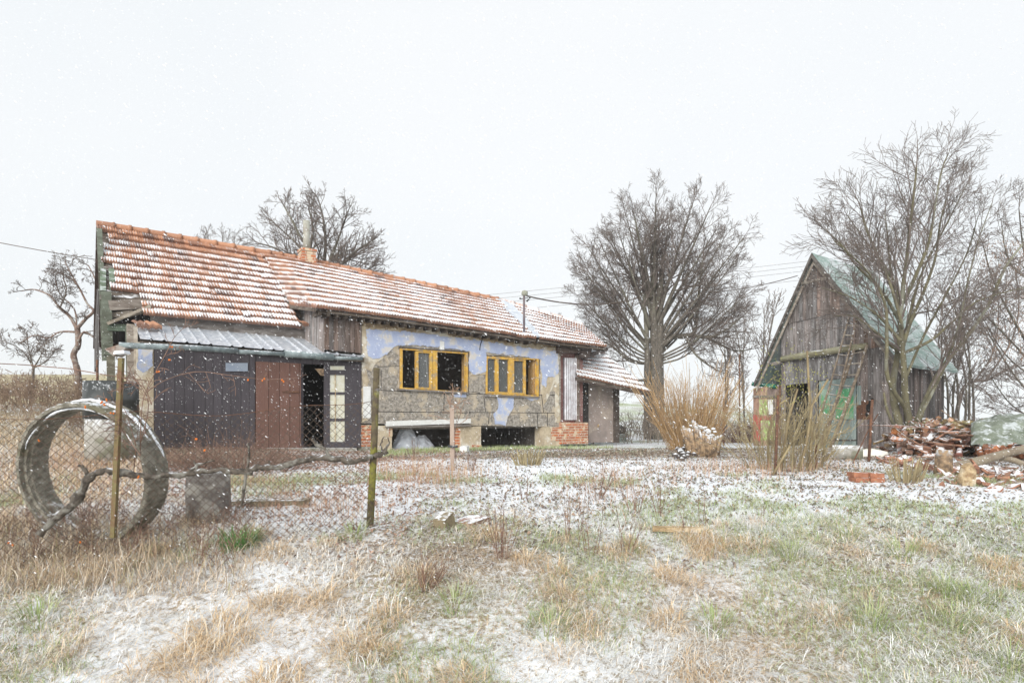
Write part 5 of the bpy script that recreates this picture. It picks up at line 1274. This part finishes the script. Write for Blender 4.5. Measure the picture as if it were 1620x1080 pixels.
mb.tube([fpt(s, 1.0) for s in np.linspace(0, FL, 40)], .0028, 5); mb.build('top_wire', M['ironrust'], fence)
mb = MB(); mb.tube([P(-60, 572, 5.0), P(40, 577, 5.1), P(110, 583, 5.1), P(180, 595, 5.15), P(232, 602, 5.2)], .004, 5); mb.build('rail_wire', M['briar'], fence)
mb = MB(); p0, p1 = P(596, 582, 5.9), P(584, 834, 5.9); mb.tube([p0, (p0+p1)/2+[.01, 0, 0], p1-[0, 0, .15]], [.030, .034, .037], 9, wob=.08); mb.build('post', M['mosspost'], fence)
mb = MB(); p0, p1 = P(192, 566, 5.15), P(179, 850, 5.15); mb.box((p0+p1)/2, (p1-p0)/2, [.018, 0, 0], [0, .018, 0]); pst = mb.build('post', M['rustpost'], fence)
mb = MB(); c_ = P(193, 559, 5.15); mb.box(c_, [.045, 0, .004], [0, .045, 0], [0, 0, .006]); mb.box(c_+[0, 0, .012], [.042, 0, .004], [0, .042, 0], [0, 0, .007]); mb.build('post_cap', M['snow'], pst)
# concrete ring
rc = P(127, 752, 5.5); ring = MB(); nn = 128
tl = math.radians(7); axd = np.array([.16, math.cos(tl), math.sin(tl)]); axd /= np.linalg.norm(axd)
e1 = np.cross(axd, [0, 0, 1]); e1 /= np.linalg.norm(e1); e2 = np.cross(e1, axd); e2 *= 1 if e2[2] > 0 else -1
prof = [(.675, .0), (.685, .012), (.685, .26), (.675, .275), (.62, .275), (.60, .26), (.60, .085), (.612, .075), (.615, .045), (.64, .04), (.645, .0)]
sc_ = 1.0
vv = []
for k in range(nn):
    a_ = k*2*math.pi/nn
    for r_, z_ in prof:
        rr = r_*sc_*(1+.006*math.sin(k*3.1)+.004*R.randn()); vv.append(rc+e1*math.cos(a_)*rr+e2*math.sin(a_)*rr*.97+axd*z_)
m_ = len(prof)
ff = [[k*m_+j, ((k+1) % nn)*m_+j, ((k+1) % nn)*m_+(j+1) % m_, k*m_+(j+1) % m_] for k in range(nn) for j in range(m_)]
ring.add(vv, np.array(ff), sm=False)
sl_ = MB()
for a0_, a1_, r_, z_, w_ in ((.35, 1.2, .627, .035, .010), (1.25, 2.2, .627, .035, .013), (2.3, 2.75, .627, .035, .007), (.5, 1.9, .69, .15, .02), (.2, .9, .69, .22, .015)):
    sl_.tube([rc+e1*math.cos(q)*r_+e2*math.sin(q)*r_*.97+axd*(z_+.012*math.sin(q*9)) for q in np.linspace(a0_, a1_, 30)], [w_*.3, w_, w_*.7, w_, w_*.3], 6, wob=.6)
o = ring.build('concrete_ring', M['ringc'], base=rc-[0, 0, .65]); tag(o, 'big concrete well ring standing on edge behind the fence', 'concrete ring')
sl_.build('snow_line', M['snow'], o)
# concrete block
mb = MB(); g = onground(330, 822)
mb.tube([g+[0, 0, -.1], g+[0, 0, .15], g+[0, 0, .3], g+[0, 0, .48], g+[0, 0, .5]], [.215, .212, .21, .205, .19], 14, wob=.05)
o = mb.build('concrete_block', mat('lichen_concrete', (.26, .24, .22), (.15, .13, .12), 24, bump=.9, b2=(.42, .40, .36), b2s=6, snow=.5), base=g); tag(o, 'squat lichen covered concrete block behind the fence', 'concrete block')
# gnarled branch across the fence
br = thing('fallen_branch', 'long gnarled grey branch lying across the chain link fence', 'branch', P(300, 748, 5.3))
def fY(px): return 4.75+(px+140)/730*1.15
mb = MB()
def gn(pts, r, w_=.35):
    xs = np.array(pts, float); k = np.linspace(0, len(xs)-1, len(xs)*3); q = np.arange(len(xs))
    pts = np.stack([np.interp(k, q, xs[:, 0]), np.interp(k, q, xs[:, 1])], 1); pts[1:-1] += R.randn(len(pts)-2, 2)*[.5, 1.0]
    rr = np.interp(np.linspace(0, 1, len(pts)), np.linspace(0, 1, len(r)), r)*(1+.22*R.randn(len(pts))).clip(.7, 1.5)
    mb.tube([P(a_, b_, fY(a_)-.07) for a_, b_ in pts], rr, 9, wob=w_*.6)
gn([(62, 845), (85, 822), (112, 800), (128, 780), (134, 765), (147, 750), (165, 743), (190, 745), (215, 750), (240, 754), (262, 751), (290, 752), (315, 745), (345, 742), (375, 745), (400, 748)], [.028, .036, .034, .03, .026, .024, .024, .026, .024])
gn([(392, 744), (412, 738), (428, 738), (446, 737), (470, 731), (492, 727), (512, 724), (530, 725), (552, 730), (575, 726), (590, 722)], [.022, .026, .024, .026, .022, .018], .4)
mb.build('main_stem', M['branchbark'], br)
mb = MB(); gn([(522, 722), (512, 708), (500, 702), (494, 693)], [.018, .02, .012]); mb.build('side_stub', M['branchbark'], br)
mb = MB(); gn([(134, 765), (138, 748), (130, 738), (124, 735)], [.02, .018, .009]); mb.build('side_stub', M['branchbark'], br)
mb = MB(); gn([(428, 737), (424, 728)], [.012, .006]); mb.build('side_stub', M['branchbark'], br)
mb = MB(); gn([(296, 748), (312, 735), (340, 728)], [.014, .008]); mb.build('side_stub', M['branchbark'], br)
mb = MB(); gn([(310, 745), (312, 738), (306, 728)], [.01, .006]); mb.build('side_stub', M['branchbark'], br)
mb = MB(); gn([(592, 722), (604, 716), (612, 712)], [.02, .03, .03]); mb.build('side_stub', M['branchbark'], br)
mb = MB(); gn([(604, 716), (602, 700), (608, 690)], [.012, .006]); mb.build('side_stub', M['branchbark'], br)
mb = MB(); gn([(610, 712), (616, 700), (613, 692)], [.012, .005]); mb.build('side_stub', M['branchbark'], br)
mb = MB(); gn([(382, 800), (386, 770), (390, 745), (395, 715), (392, 700)], [.012, .012, .008]); mb.build('side_stub', M['branchbark'], br)
mb = MB(); gn([(375, 803), (408, 785), (420, 765)], [.008, .004]); mb.build('side_stub', M['branchbark'], br)


# ==================================================================== small things in the yard
def simple(name, label, cat, g, mb, m_, sm=False):
    o = mb.build(name, m_, base=g, smooth_=sm); return tag(o, label, cat)
# water tubs by the barn corner
def barrel(mb, c, r0, r1, h, n=20):
    mb.tube([c, c+[0, 0, h*.48], c+[0, 0, h*.5], c+[0, 0, h*.54], c+[0, 0, h]], [r0, (r0+r1)/2, (r0+r1)/2+.015, (r0+r1)/2, r1], n)
g = gat(176, 10.2); mb = MB(); barrel(mb, g, .40, .40, .62); g2 = P(176, 662, 10.2); mb.v = [v-g+g2 for v in mb.v]
simple('water_barrel', 'squat black water barrel at the far corner behind the fence', 'barrel', g2, mb, M['black'])
o = MB(); gg = gat(176, 10.2); o.tube([gg-[0, 0, .1], g2], .38, 16); simple('barrel_plinth', 'round dark concrete base under the black barrel', 'plinth', gg, o, M['concrete'])
g = onground(196, 722); mb = MB(); mb.tube([g, g+[0, 0, .36], g+[0, 0, .37], g+[0, 0, .40]], [.17, .21, .23, .23], 18); simple('zinc_tub', 'pale grey zinc tub seen through the concrete ring', 'tub', g, mb, M['galv'])
# rusty stake behind far fence, wire posts
for px, y0, y1, Y, lab in ((154, 569, 600, 13.0, 'short rusty stake behind the fence at far left'), (1145, 630, 660, 18, 'thin dark fence stake left of the twig heap'), (1170, 560, 690, 22, 'tall thin grey pole between the big tree and shed')):
    mb = MB(); a_ = P(px, y0, Y); b_ = gat(px, Y); mb.tube([b_-[0, 0, .1], a_], .025, 6); o = simple('stake', lab, 'stake', b_, mb, M['ironrust'])
# garden stake with sapling
g = onground(716, 745); mb = MB(); top = P(715, 645, g[1]); mb.box((g+top)/2-[0, 0, .05], [.032, 0, 0], [0, .025, 0], (top-g)/2+[0, 0, .05]); stk = simple('garden_stake', 'pale upright wooden stake in front of the left cellar opening', 'stake', g, mb, mat('pale_stake', (.42, .33, .27), (.34, .26, .22), 9, stretch=VX, bump=.5))
mb = MB(); c_ = P(716, 706, g[1]-.04); mb.tube([c_-[.07, 0, -.01], c_+[.0, -.02, 0], c_+[.08, 0, .0]], .02, 6); simple('tie_band', 'black rubber tie wrapped around the pale stake', 'tie', c_, mb, M['black'])
T = Tree(95, .0035); gs = onground(722, 742)
T.limb([P(718, 690, gs[1]), *PX(gs[1], (722, 672), (729, 650), (718, 640))], .009, .006, .35, 2, dict(wig=.2, up=.05, ang=.7, len=.5, n=[3, 5, 6], lv=2), nk=8)
T.limb([P(718, 680, gs[1]), *PX(gs[1], (712, 650), (716, 625))], .008, .005, .4, 2, dict(wig=.2, up=.03, ang=.8, len=.5, n=[3, 5, 6], lv=2), nk=10)
T.limb([gs, *PX(gs[1], (720, 715), (718, 690))], .012, .009, .2, 0, dict(wig=.2, up=.03, ang=.8, len=.5, n=[3, 5, 6], lv=2))
T.finish('sapling', 'spindly bare sapling tied to the pale stake', gs, M['pinkbark'], mat('sapling_twigs', (.36, .24, .17), bump=0), 'sapling')
# white plank on wall
mb = MB(); prism(mb, H, [(612, 674), (745, 669), (745, 662), (612, 666)], -.10, -.04); simple('white_plank', 'long white painted plank resting along the wall below the window', 'plank', H.at(680, 670, -.07), mb, M['white'])
mb = MB(); prism(mb, H, [(611, 676.5), (745, 674), (745, 671.3), (611, 674.6)], -.09, -.005); simple('ledge_board', 'narrow old board under the white plank', 'board', H.at(680, 675, -.05), mb, M['hwood'])
# plastic foil
mb = MB()
def foil(px0, px1, pt, pb, d):
    n = 22; m2 = 14; g_ = []
    for i in range(n+1):
        for j in range(m2+1):
            f = i/n; x_ = px0+(px1-px0)*f; hh = math.sin(min(1, f*1.15)*math.pi)**.6 if f < .87 else .05+.5*(1-f)
            y_ = pb+(pt-pb)*hh*(j/m2)*(.75+.5*fbm(np.array([f*5.]), np.array([3.]), 3, 8)[0]); dd_ = d+.35*(j/m2)+.22*fbm(np.array([f*9.]), np.array([j*.7]), 3, 5)[0]
            g_.append(H.at(x_, y_, dd_))
    mb.add(g_, np.array([[i*(m2+1)+j, (i+1)*(m2+1)+j, (i+1)*(m2+1)+j+1, i*(m2+1)+j+1] for i in range(n) for j in range(m2)]))
foil(619, 674, 675, 717, .04); foil(646, 697, 690, 717, .10)
simple('plastic_sheeting', 'crumpled translucent plastic sheeting bulging from the left cellar opening', 'plastic sheet', H.at(640, 712, .3), mb, M['foil'], True)
# bucket and rubbish at right end
g = onground(985, 698); mb = MB(); mb.tube([g, g+[0, 0, .26], g+[0, 0, .27], g+[0, 0, .29]], [.13, .155, .17, .17], 18)
bk = simple('bucket', 'white plastic bucket beside the lean-to post', 'bucket', g, mb, mat('bucket_white', (.62, .66, .66), (.55, .6, .6), 5, rough=.4, bump=.05))
mb = MB(); T2 = [(974, 690), (970, 672), (985, 650), (998, 672), (996, 690)]
rock(mb, g+[-.05, .25, .42], .2, .15, .2, 4, 2, .3); simple('rubbish_bag', 'dark crumpled rubbish bag behind the white bucket', 'bag', g, mb, M['black'])
sv = thing('shovel', 'long handled shovel leaning on the lean-to wall', 'shovel', onground(962, 702))
gs = onground(963, 700)
mb = MB(); mb.tube([gs+[0, 0, .25], H.at(926, 620, .38)], .017, 7); mb.build('handle', M['log'], sv)
mb = MB(); mb.hexa([gs+[-.12, 0, 0], gs+[.12, .02, 0], gs+[.12, .04, 0], gs+[-.12, .02, 0], gs+[-.14, .06, .3], gs+[.10, .08, .3], gs+[.10, .10, .3], gs+[-.14, .08, .3]]); mb.build('blade', M['galv'], sv)
for i, (a_, b_, rx, rz, m_, lab) in enumerate([(949, 700, .17, .26, M['snow'], 'big whitish sack slumped against the lean-to wall'), (968, 700, .16, .16, M['galv'], 'upturned pale metal bowl by the shovel blade'), (934, 700, .14, .22, M['black'], 'dark round tin in the lean-to corner')]):
    g = onground(a_, b_); mb = MB(); rock(mb, g+[0, .05, rz*.6], rx, .15, rz*.7, i*3, 2, .15); simple(['sack', 'metal_bowl', 'old_tin'][i], lab, ['sack', 'bowl', 'tin'][i], g, mb, m_, True)
mb = MB(); mb.tube([onground(938, 701)+[0, -.05, 0], H.at(947, 672, .35)], .03, 5); simple('short_post', 'short pale wooden post leaning beside the brick plinth', 'post', onground(938, 701), mb, M['cutwood'])
# bricks, stones
for i, (a_, b_, m_, lab, sx, sz) in enumerate([(703, 836, M['stone'], 'tilted square stone with snow on its top', .085, .07), (822, 832, M['stone'], 'small rounded brown stone left of the mossy twig', .07, .04), (1475, 725, M['rubble'], 'flat pink brick slab lying before the brick pile', .2, .07), (707 + 38, 826, M['rubble'], 'flat snow covered tile fragment beside the tilted stone', .16, .02), (735, 716, M['white'], 'small white box beneath the middle cellar pier', .10, .08)]):
    g = onground(a_, b_); mb = MB(); an = R.rand()*1.2+.4; ca, sa_ = math.cos(an), math.sin(an)
    ti = .35 if i == 0 else .1
    mb.box(g+[0, 0, sz*.8], np.array([ca, sa_, ti])*sx, np.array([-sa_, ca, 0])*sx*.8, np.array([-ti*.5, 0, 1])*sz)
    if i in (1, 2): mb = MB(); rock(mb, g+[0, 0, sz*.6], sx, sx*.8, sz, i, 2, .3)
    simple(['stone', 'stone', 'brick_slab', 'tile_fragment', 'white_box'][i], lab, ['stone', 'stone', 'brick', 'tile', 'box'][i], g, mb, m_)
g = onground(1370, 762)
for k, (ox, oz, nb) in enumerate(((-.093, .03, 0), (.093, .03, 0), (-.085, .094, 1), (.103, .092, 1))):
    mb = MB(); mb.box(g+np.array([ox, .02*R.randn(), oz]), [.088, .01*R.randn(), 0], [0, .09, 0], [0, 0, .03])
    o = simple('brick', ['lower left orange brick of the little stack on the snow', 'lower right orange brick of the little stack on the snow', 'upper left orange brick of the little stack on the snow', 'upper right orange brick of the little stack on the snow'][k], 'brick', g+[ox, 0, oz], mb, M['flesh']); o['group'] = 'orange bricks stacked on the snow'
# board lying in the grass
g = onground(1070, 846); mb = MB(); mb.box(g+[0, 0, .05], [.22, -.03, 0], [.01, .05, 0], [0, 0, .02]); simple('short_plank', 'short pale plank end sticking from the brown grass mound', 'plank', g, mb, M['cutwood'])
g = onground(425, 800); mb = MB(); mb.box(g+[0, .1, .03], [.4, .02, 0], [0, .14, 0], [0, 0, .03]); simple('snowy_slab', 'low snow covered slab behind the fence', 'slab', g, mb, M['stone'])
# stump pale
g = onground(1530, 768); mb = MB(); m2 = MB()
mb.tube([g-[0, 0, .05], g+[.0, 0, .1], g+[.01, 0, .2], g+[-.02, 0, .27]], [.10, .11, .085, .055], 9, wob=.5)
simple('cut_log', 'pale yellow upright log chunk in the snow at right', 'log', g, mb, M['cutwood'])
g = onground(1493, 752); mb = MB(); mb.tube([g-[0, 0, .05], g+[0, 0, .2], g+[.01, 0, .38]], [.12, .11, .10], 10, wob=.25); simple('cut_log', 'mossy brown upright log before the brick pile', 'log', g, mb, M['log'])
# concrete pipe + lime heap + rod
g = onground(1340, 727); mb = MB(); a_ = g+[-.22, .1, .13]; b_ = g+[.22, -.12, .13]
nn2 = 20
t_ = (b_-a_)/np.linalg.norm(b_-a_); e1_ = np.cross(t_, [0, 0, 1]); e1_ /= np.linalg.norm(e1_); e2_ = np.cross(e1_, t_)
vv = []
for k in range(nn2):
    an = k*2*math.pi/nn2
    for r_, f in ((.14, 0), (.14, 1), (.10, 1), (.10, 0)): vv.append(a_+(b_-a_)*f+(e1_*math.cos(an)+e2_*math.sin(an))*r_)
mb.add(vv, np.array([[k*4+j, ((k+1) % nn2)*4+j, ((k+1) % nn2)*4+(j+1) % 4, k*4+(j+1) % 4] for k in range(nn2) for j in range(4)]))
simple('concrete_pipe', 'short concrete pipe section lying before the shed', 'pipe', g, mb, M['concrete'])
g = onground(1362, 722); mb = MB()
for k in range(5): rock(mb, g+[.5*(k/4-.5), .2*R.rand(), .03], .3, .2, .12, k, 2, .15)
simple('lime_heap', 'low heap of creamy white lime against the shed foot', 'heap', g, mb, mat('white_lime', (.82, .80, .72), (.76, .74, .66), 5), True)
g = onground(1374, 730); mb = MB(); mb.tube([g-[0, 0, .1], P(1380, 632, g[1])], .024, 6); simple('iron_post', 'rusty iron post leaning slightly before the shed corner', 'post', g, mb, M['ironrust'])
g = onground(1226, 752); mb = MB(); mb.tube([g-[0, 0, .1], P(1231, 625, g[1]+.3)], .02, 6); simple('iron_post', 'dark iron post inside the yellowish stem thicket', 'post', g, mb, M['ironrust'])
g = onground(1291, 742); mb = MB(); mb.tube([g-[0, 0, .1], P(1291, 686, g[1])], .02, 6); simple('iron_post', 'short rusty post at the right of the stem thicket', 'post', g, mb, M['ironrust'])
g = onground(1349, 733); mb = MB(); mb.tube([g, P(1372, 684, g[1]+.4), P(1389, 655, g[1]+.8)], .012, 5); simple('thin_rod', 'thin bent rod propped against the shed corner', 'rod', g, mb, M['ironrust'])
# twig heap left of shed
t, g = shoots('twig_heap', 'rounded heap of brown twigs at the far left of the shed', 'twig heap', 1163, 700, 150, .8, 1.2, .009, M['briar'], 160, wig=.3, lv=1, basew=.6, up=-.1)
mb = MB()
for k in range(34): 
    g_ = onground(1180+16*R.rand(), 690+10*R.rand()); an = R.rand()*3.14
    mb.box(g_+[0, 0, .05+.5*R.rand()], np.array([math.cos(an), math.sin(an), .3*R.randn()])*.16, np.array([-math.sin(an), math.cos(an), .2])*.1, [0, 0, .03], np.array([.7, .6, .6])*(.4+.9*R.rand()))
simple('rubble_heap', 'snowy heap of dark broken tiles beside the painted door leaf', 'rubble heap', onground(1182, 694), mb, M['rubble'])
# brick pile / woodpile at right
bp = thing('woodpile', 'mossy stacked firewood and brick pile at the right behind the yard tree', 'woodpile', gat(1500, 13))
mb = MB(); mb3 = MB()
for k in range(560):
    px = 1448+R.rand()*95; Yk = 12.0+R.rand()*1.6; f = R.rand(); g = gat(px, Yk)
    topy = np.interp(px, [1448, 1480, 1510, 1545], [.35, .62, .72, .60])
    c_ = g+[0, (f)*.9, f*topy]
    if R.rand() < .6:
        d_ = -np.array([c_[0], c_[1], 0])/np.hypot(c_[0], c_[1])+.6*R.randn(3)*[1, 1, .6]
        (mb if R.rand() < .6 else mb3).tube([c_, c_+d_*(.12+.28*R.rand())], .025+.045*R.rand(), 4 if R.rand() < .6 else 6, np.array([1, 1, 1])*(.4+1.1*R.rand())*np.array([1.05, .95, .85])*(1+.25*R.randn(3)*[1,.4,.6]).clip(.5, 1.6), wob=.5)
    else:
        an = R.rand()*3; (mb3).box(c_, np.array([math.cos(an), math.sin(an), .2*R.randn()])*.12, np.array([-math.sin(an), math.cos(an), 0])*.06, [0, 0, .04], np.array([1, 1, 1])*(.5+.9*R.rand()))
for k in range(46):
    g = gat(1440+R.rand()*125, 12.2+R.rand()); a_ = g+[0, 0, .1+.6*R.rand()]; d_ = R.randn(3)*[.5, .3, .2]
    (mb if k % 2 else mb3).tube([a_, a_+d_*.5+R.randn(3)*.04, a_+d_], [.016, .012, .007], 5, (.8, .75, .7))
for k in range(40):
    g = gat(1445+R.rand()*100, 11.9+R.rand()*.8); an = R.rand()*3; mb3.box(g+[0, 0, .05+.45*R.rand()], np.array([math.cos(an), math.sin(an), .4*R.randn()])*(.1+.15*R.rand()), np.array([-math.sin(an), math.cos(an), .3*R.randn()])*.07, [0, 0, .015], np.array([1, .95, .9])*(.5+.9*R.rand()))
mb.build('firewood', M['log'], bp)['kind'] = 'stuff'; mb3.build('piled_brick', M['rubble'], bp)['kind'] = 'stuff'
mb = MB()
for k in range(34): rock(mb, gat(1500+42*R.randn()*.5, 12.9)+[0, .3*R.rand(), .56+.10*R.rand()], .16, .14, .05, k, 1, .4)
mb.build('moss_top', mat('moss_with_snow', (.20, .19, .09), (.30, .20, .10), 9, snow=.4), bp)
mb = MB()
for k in range(190):
    px = 1390+R.rand()*250; py = np.interp(px, [1390, 1440, 1520, 1640], [722, 735, 752, 762])+R.randn()*9; g = onground(px, py); an = R.rand()*3; s_ = .03+.07*R.rand()
    mb.box(g+[0, 0, .02], np.array([math.cos(an), math.sin(an), .5*R.randn()])*s_, np.array([-math.sin(an), math.cos(an), .3*R.randn()])*s_*.7, [0, 0, .012+.01*R.rand()], np.array([1.0, .92, .86])*(.5+.9*R.rand()))
kind(mb.build('brick_rubble', M['rubble']), 'stuff', 'broken brick and bark chips strewn before the woodpile', 'rubble')
# tarp
tg = gat(1610, 11.3); tp = thing('tarp_pile', 'low pile covered by a snowy green grey tarp at the right edge', 'covered pile', tg)
mb = MB(); n, m2 = 40, 26; g_ = []
for i in range(n+1):
    for j in range(m2+1):
        f, e = i/n, j/m2; px = 1536+f*175-(1-e)*6*f; Yk = 11.0+e*1.9
        x_ = (px-CX)/FPX*Yk; gz_ = G1(x_, Yk)
        ht = .10+.55*smooth(np.array(e*1.35))*(.75+.25*math.sin(min(1, f*2.2)*1.57))*(smooth(np.array(f*7+e*1.2)))
        ht += .22*abs(fbm(np.array([f*7.+e*3]), np.array([e*4.-f*2]), 3, 9)[0]-.5)+.05*abs(math.sin(f*19+e*11))
        g_.append([x_, Yk, gz_+float(ht)+.1])
mb.add(g_, np.array([[i*(m2+1)+j, (i+1)*(m2+1)+j, (i+1)*(m2+1)+j+1, i*(m2+1)+j+1] for i in range(n) for j in range(m2)])); mb.build('tarp', M['tarp'], tp, smooth_=True)
mb = MB()
for k in range(120):
    px = 1545+R.rand()*130; Yk = 11.1+R.rand()*.5; g = gat(px, Yk); an = R.randn()*.4
    mb.tube([g+[0, 0, .05+.2*R.rand()], g+[math.sin(an)*.35, -math.cos(an)*.3, .05+.2*R.rand()]], .045+.02*R.rand(), 6, np.array([1.2, .7, .55])*(.4+.7*R.rand()), wob=.3)
mb.build('firewood', M['log'], tp)['kind'] = 'stuff'
# fallen trunk
fT = thing('fallen_log', 'grey fallen trunk lying over the tarp edge with torn brown root end', 'log', onground(1500, 752))
mb = MB(); Yf = 9.7
mb.tube([P(1496, 744, Yf), P(1520, 737, Yf+.1), P(1550, 729, Yf+.2), P(1590, 717, Yf+.35), P(1640, 706, Yf+.5), P(1700, 700, Yf+.6)], [.05, .085, .075, .07, .065, .06], 10, wob=.12)
mb.tube([P(1580, 722, Yf+.4), P(1605, 728, Yf+.3), P(1640, 742, Yf+.2), P(1680, 752, Yf+.2)], [.05, .05, .045, .04], 8, wob=.15)
mb.build('trunk', mat('smooth_grey_bark', (.27, .23, .17), (.20, .16, .12), 6, bump=.4, snow=.15), fT, smooth_=True)
mb = MB()
for k in range(26):
    a_ = P(1505+R.randn()*8, 740+R.randn()*5, Yf+.1*R.randn()); mb.tube([a_, a_+np.array([-.15+.12*R.randn(), .1*R.randn(), -.05+.08*R.randn()])], [.018, .006], 4)
mb.build('roots', M['pinkbark'], fT)

# ==================================================================== falling snow
mb = MB(); n = 70000
y = 3.0+12*R.rand(n)**.7; x = (R.rand(n)*2-1)*(.95*y+.5); z = EYE-1.2+R.rand(n)*(.95*y+1.0)
ok = (z > ground(x, y)+.05); x, y, z = x[ok], y[ok], z[ok]; n = len(x)
s_ = .0012+.0021*R.rand(n)**3; d_ = np.array([.78, .1, -.62]); d_ = d_+R.randn(n, 3)*.15
c_ = np.stack([x, y, z], 1); a_ = np.cross(d_, [0, 1, 0]); b_ = np.cross(d_, a_)
Vv = np.stack([c_-d_*(s_*3)[:, None], c_+a_*s_[:, None], c_+b_*s_[:, None], c_-a_*s_[:, None], c_-b_*s_[:, None], c_+d_*(s_*3)[:, None]], 1)
f = np.array([[0, 1, 2], [0, 2, 3], [0, 3, 4], [0, 4, 1], [5, 2, 1], [5, 3, 2], [5, 4, 3], [5, 1, 4]])[None]+(np.arange(n)*6)[:, None, None]
mb.add(Vv.reshape(-1, 3), f.reshape(-1, 3)); kind(mb.build('falling_snow', M['flake']), 'stuff', 'white snowflakes in the air across the yard', 'snowflakes')

# ==================================================================== haze
HAZE = .0008
if HAZE:
    hm = bpy.data.materials.new('snowy_air'); hm.use_nodes = True; N, L = hm.node_tree.nodes, hm.node_tree.links
    N.remove(N['Principled BSDF']); vp = N.new('ShaderNodeVolumePrincipled'); vp.inputs['Color'].default_value = (.95, .97, 1, 1); vp.inputs['Density'].default_value = HAZE
    L.new(vp.outputs[0], N['Material Output'].inputs['Volume'])
    zmin = float(ZZ.min())-1
    mb = MB(); x0, x1, y0, y1, z1 = gx[0]-5, gx[-1]+5, gy[0]-5, gy[-1]+5, 30
    mb.hexa([[x0, y0, zmin], [x1, y0, zmin], [x1, y1, zmin], [x0, y1, zmin], [x0, y0, z1], [x1, y0, z1], [x1, y1, z1], [x0, y1, z1]])
    kind(mb.build('haze', hm), 'stuff')
for o in bpy.data.objects:
    if '_b' in o: del o['_b']
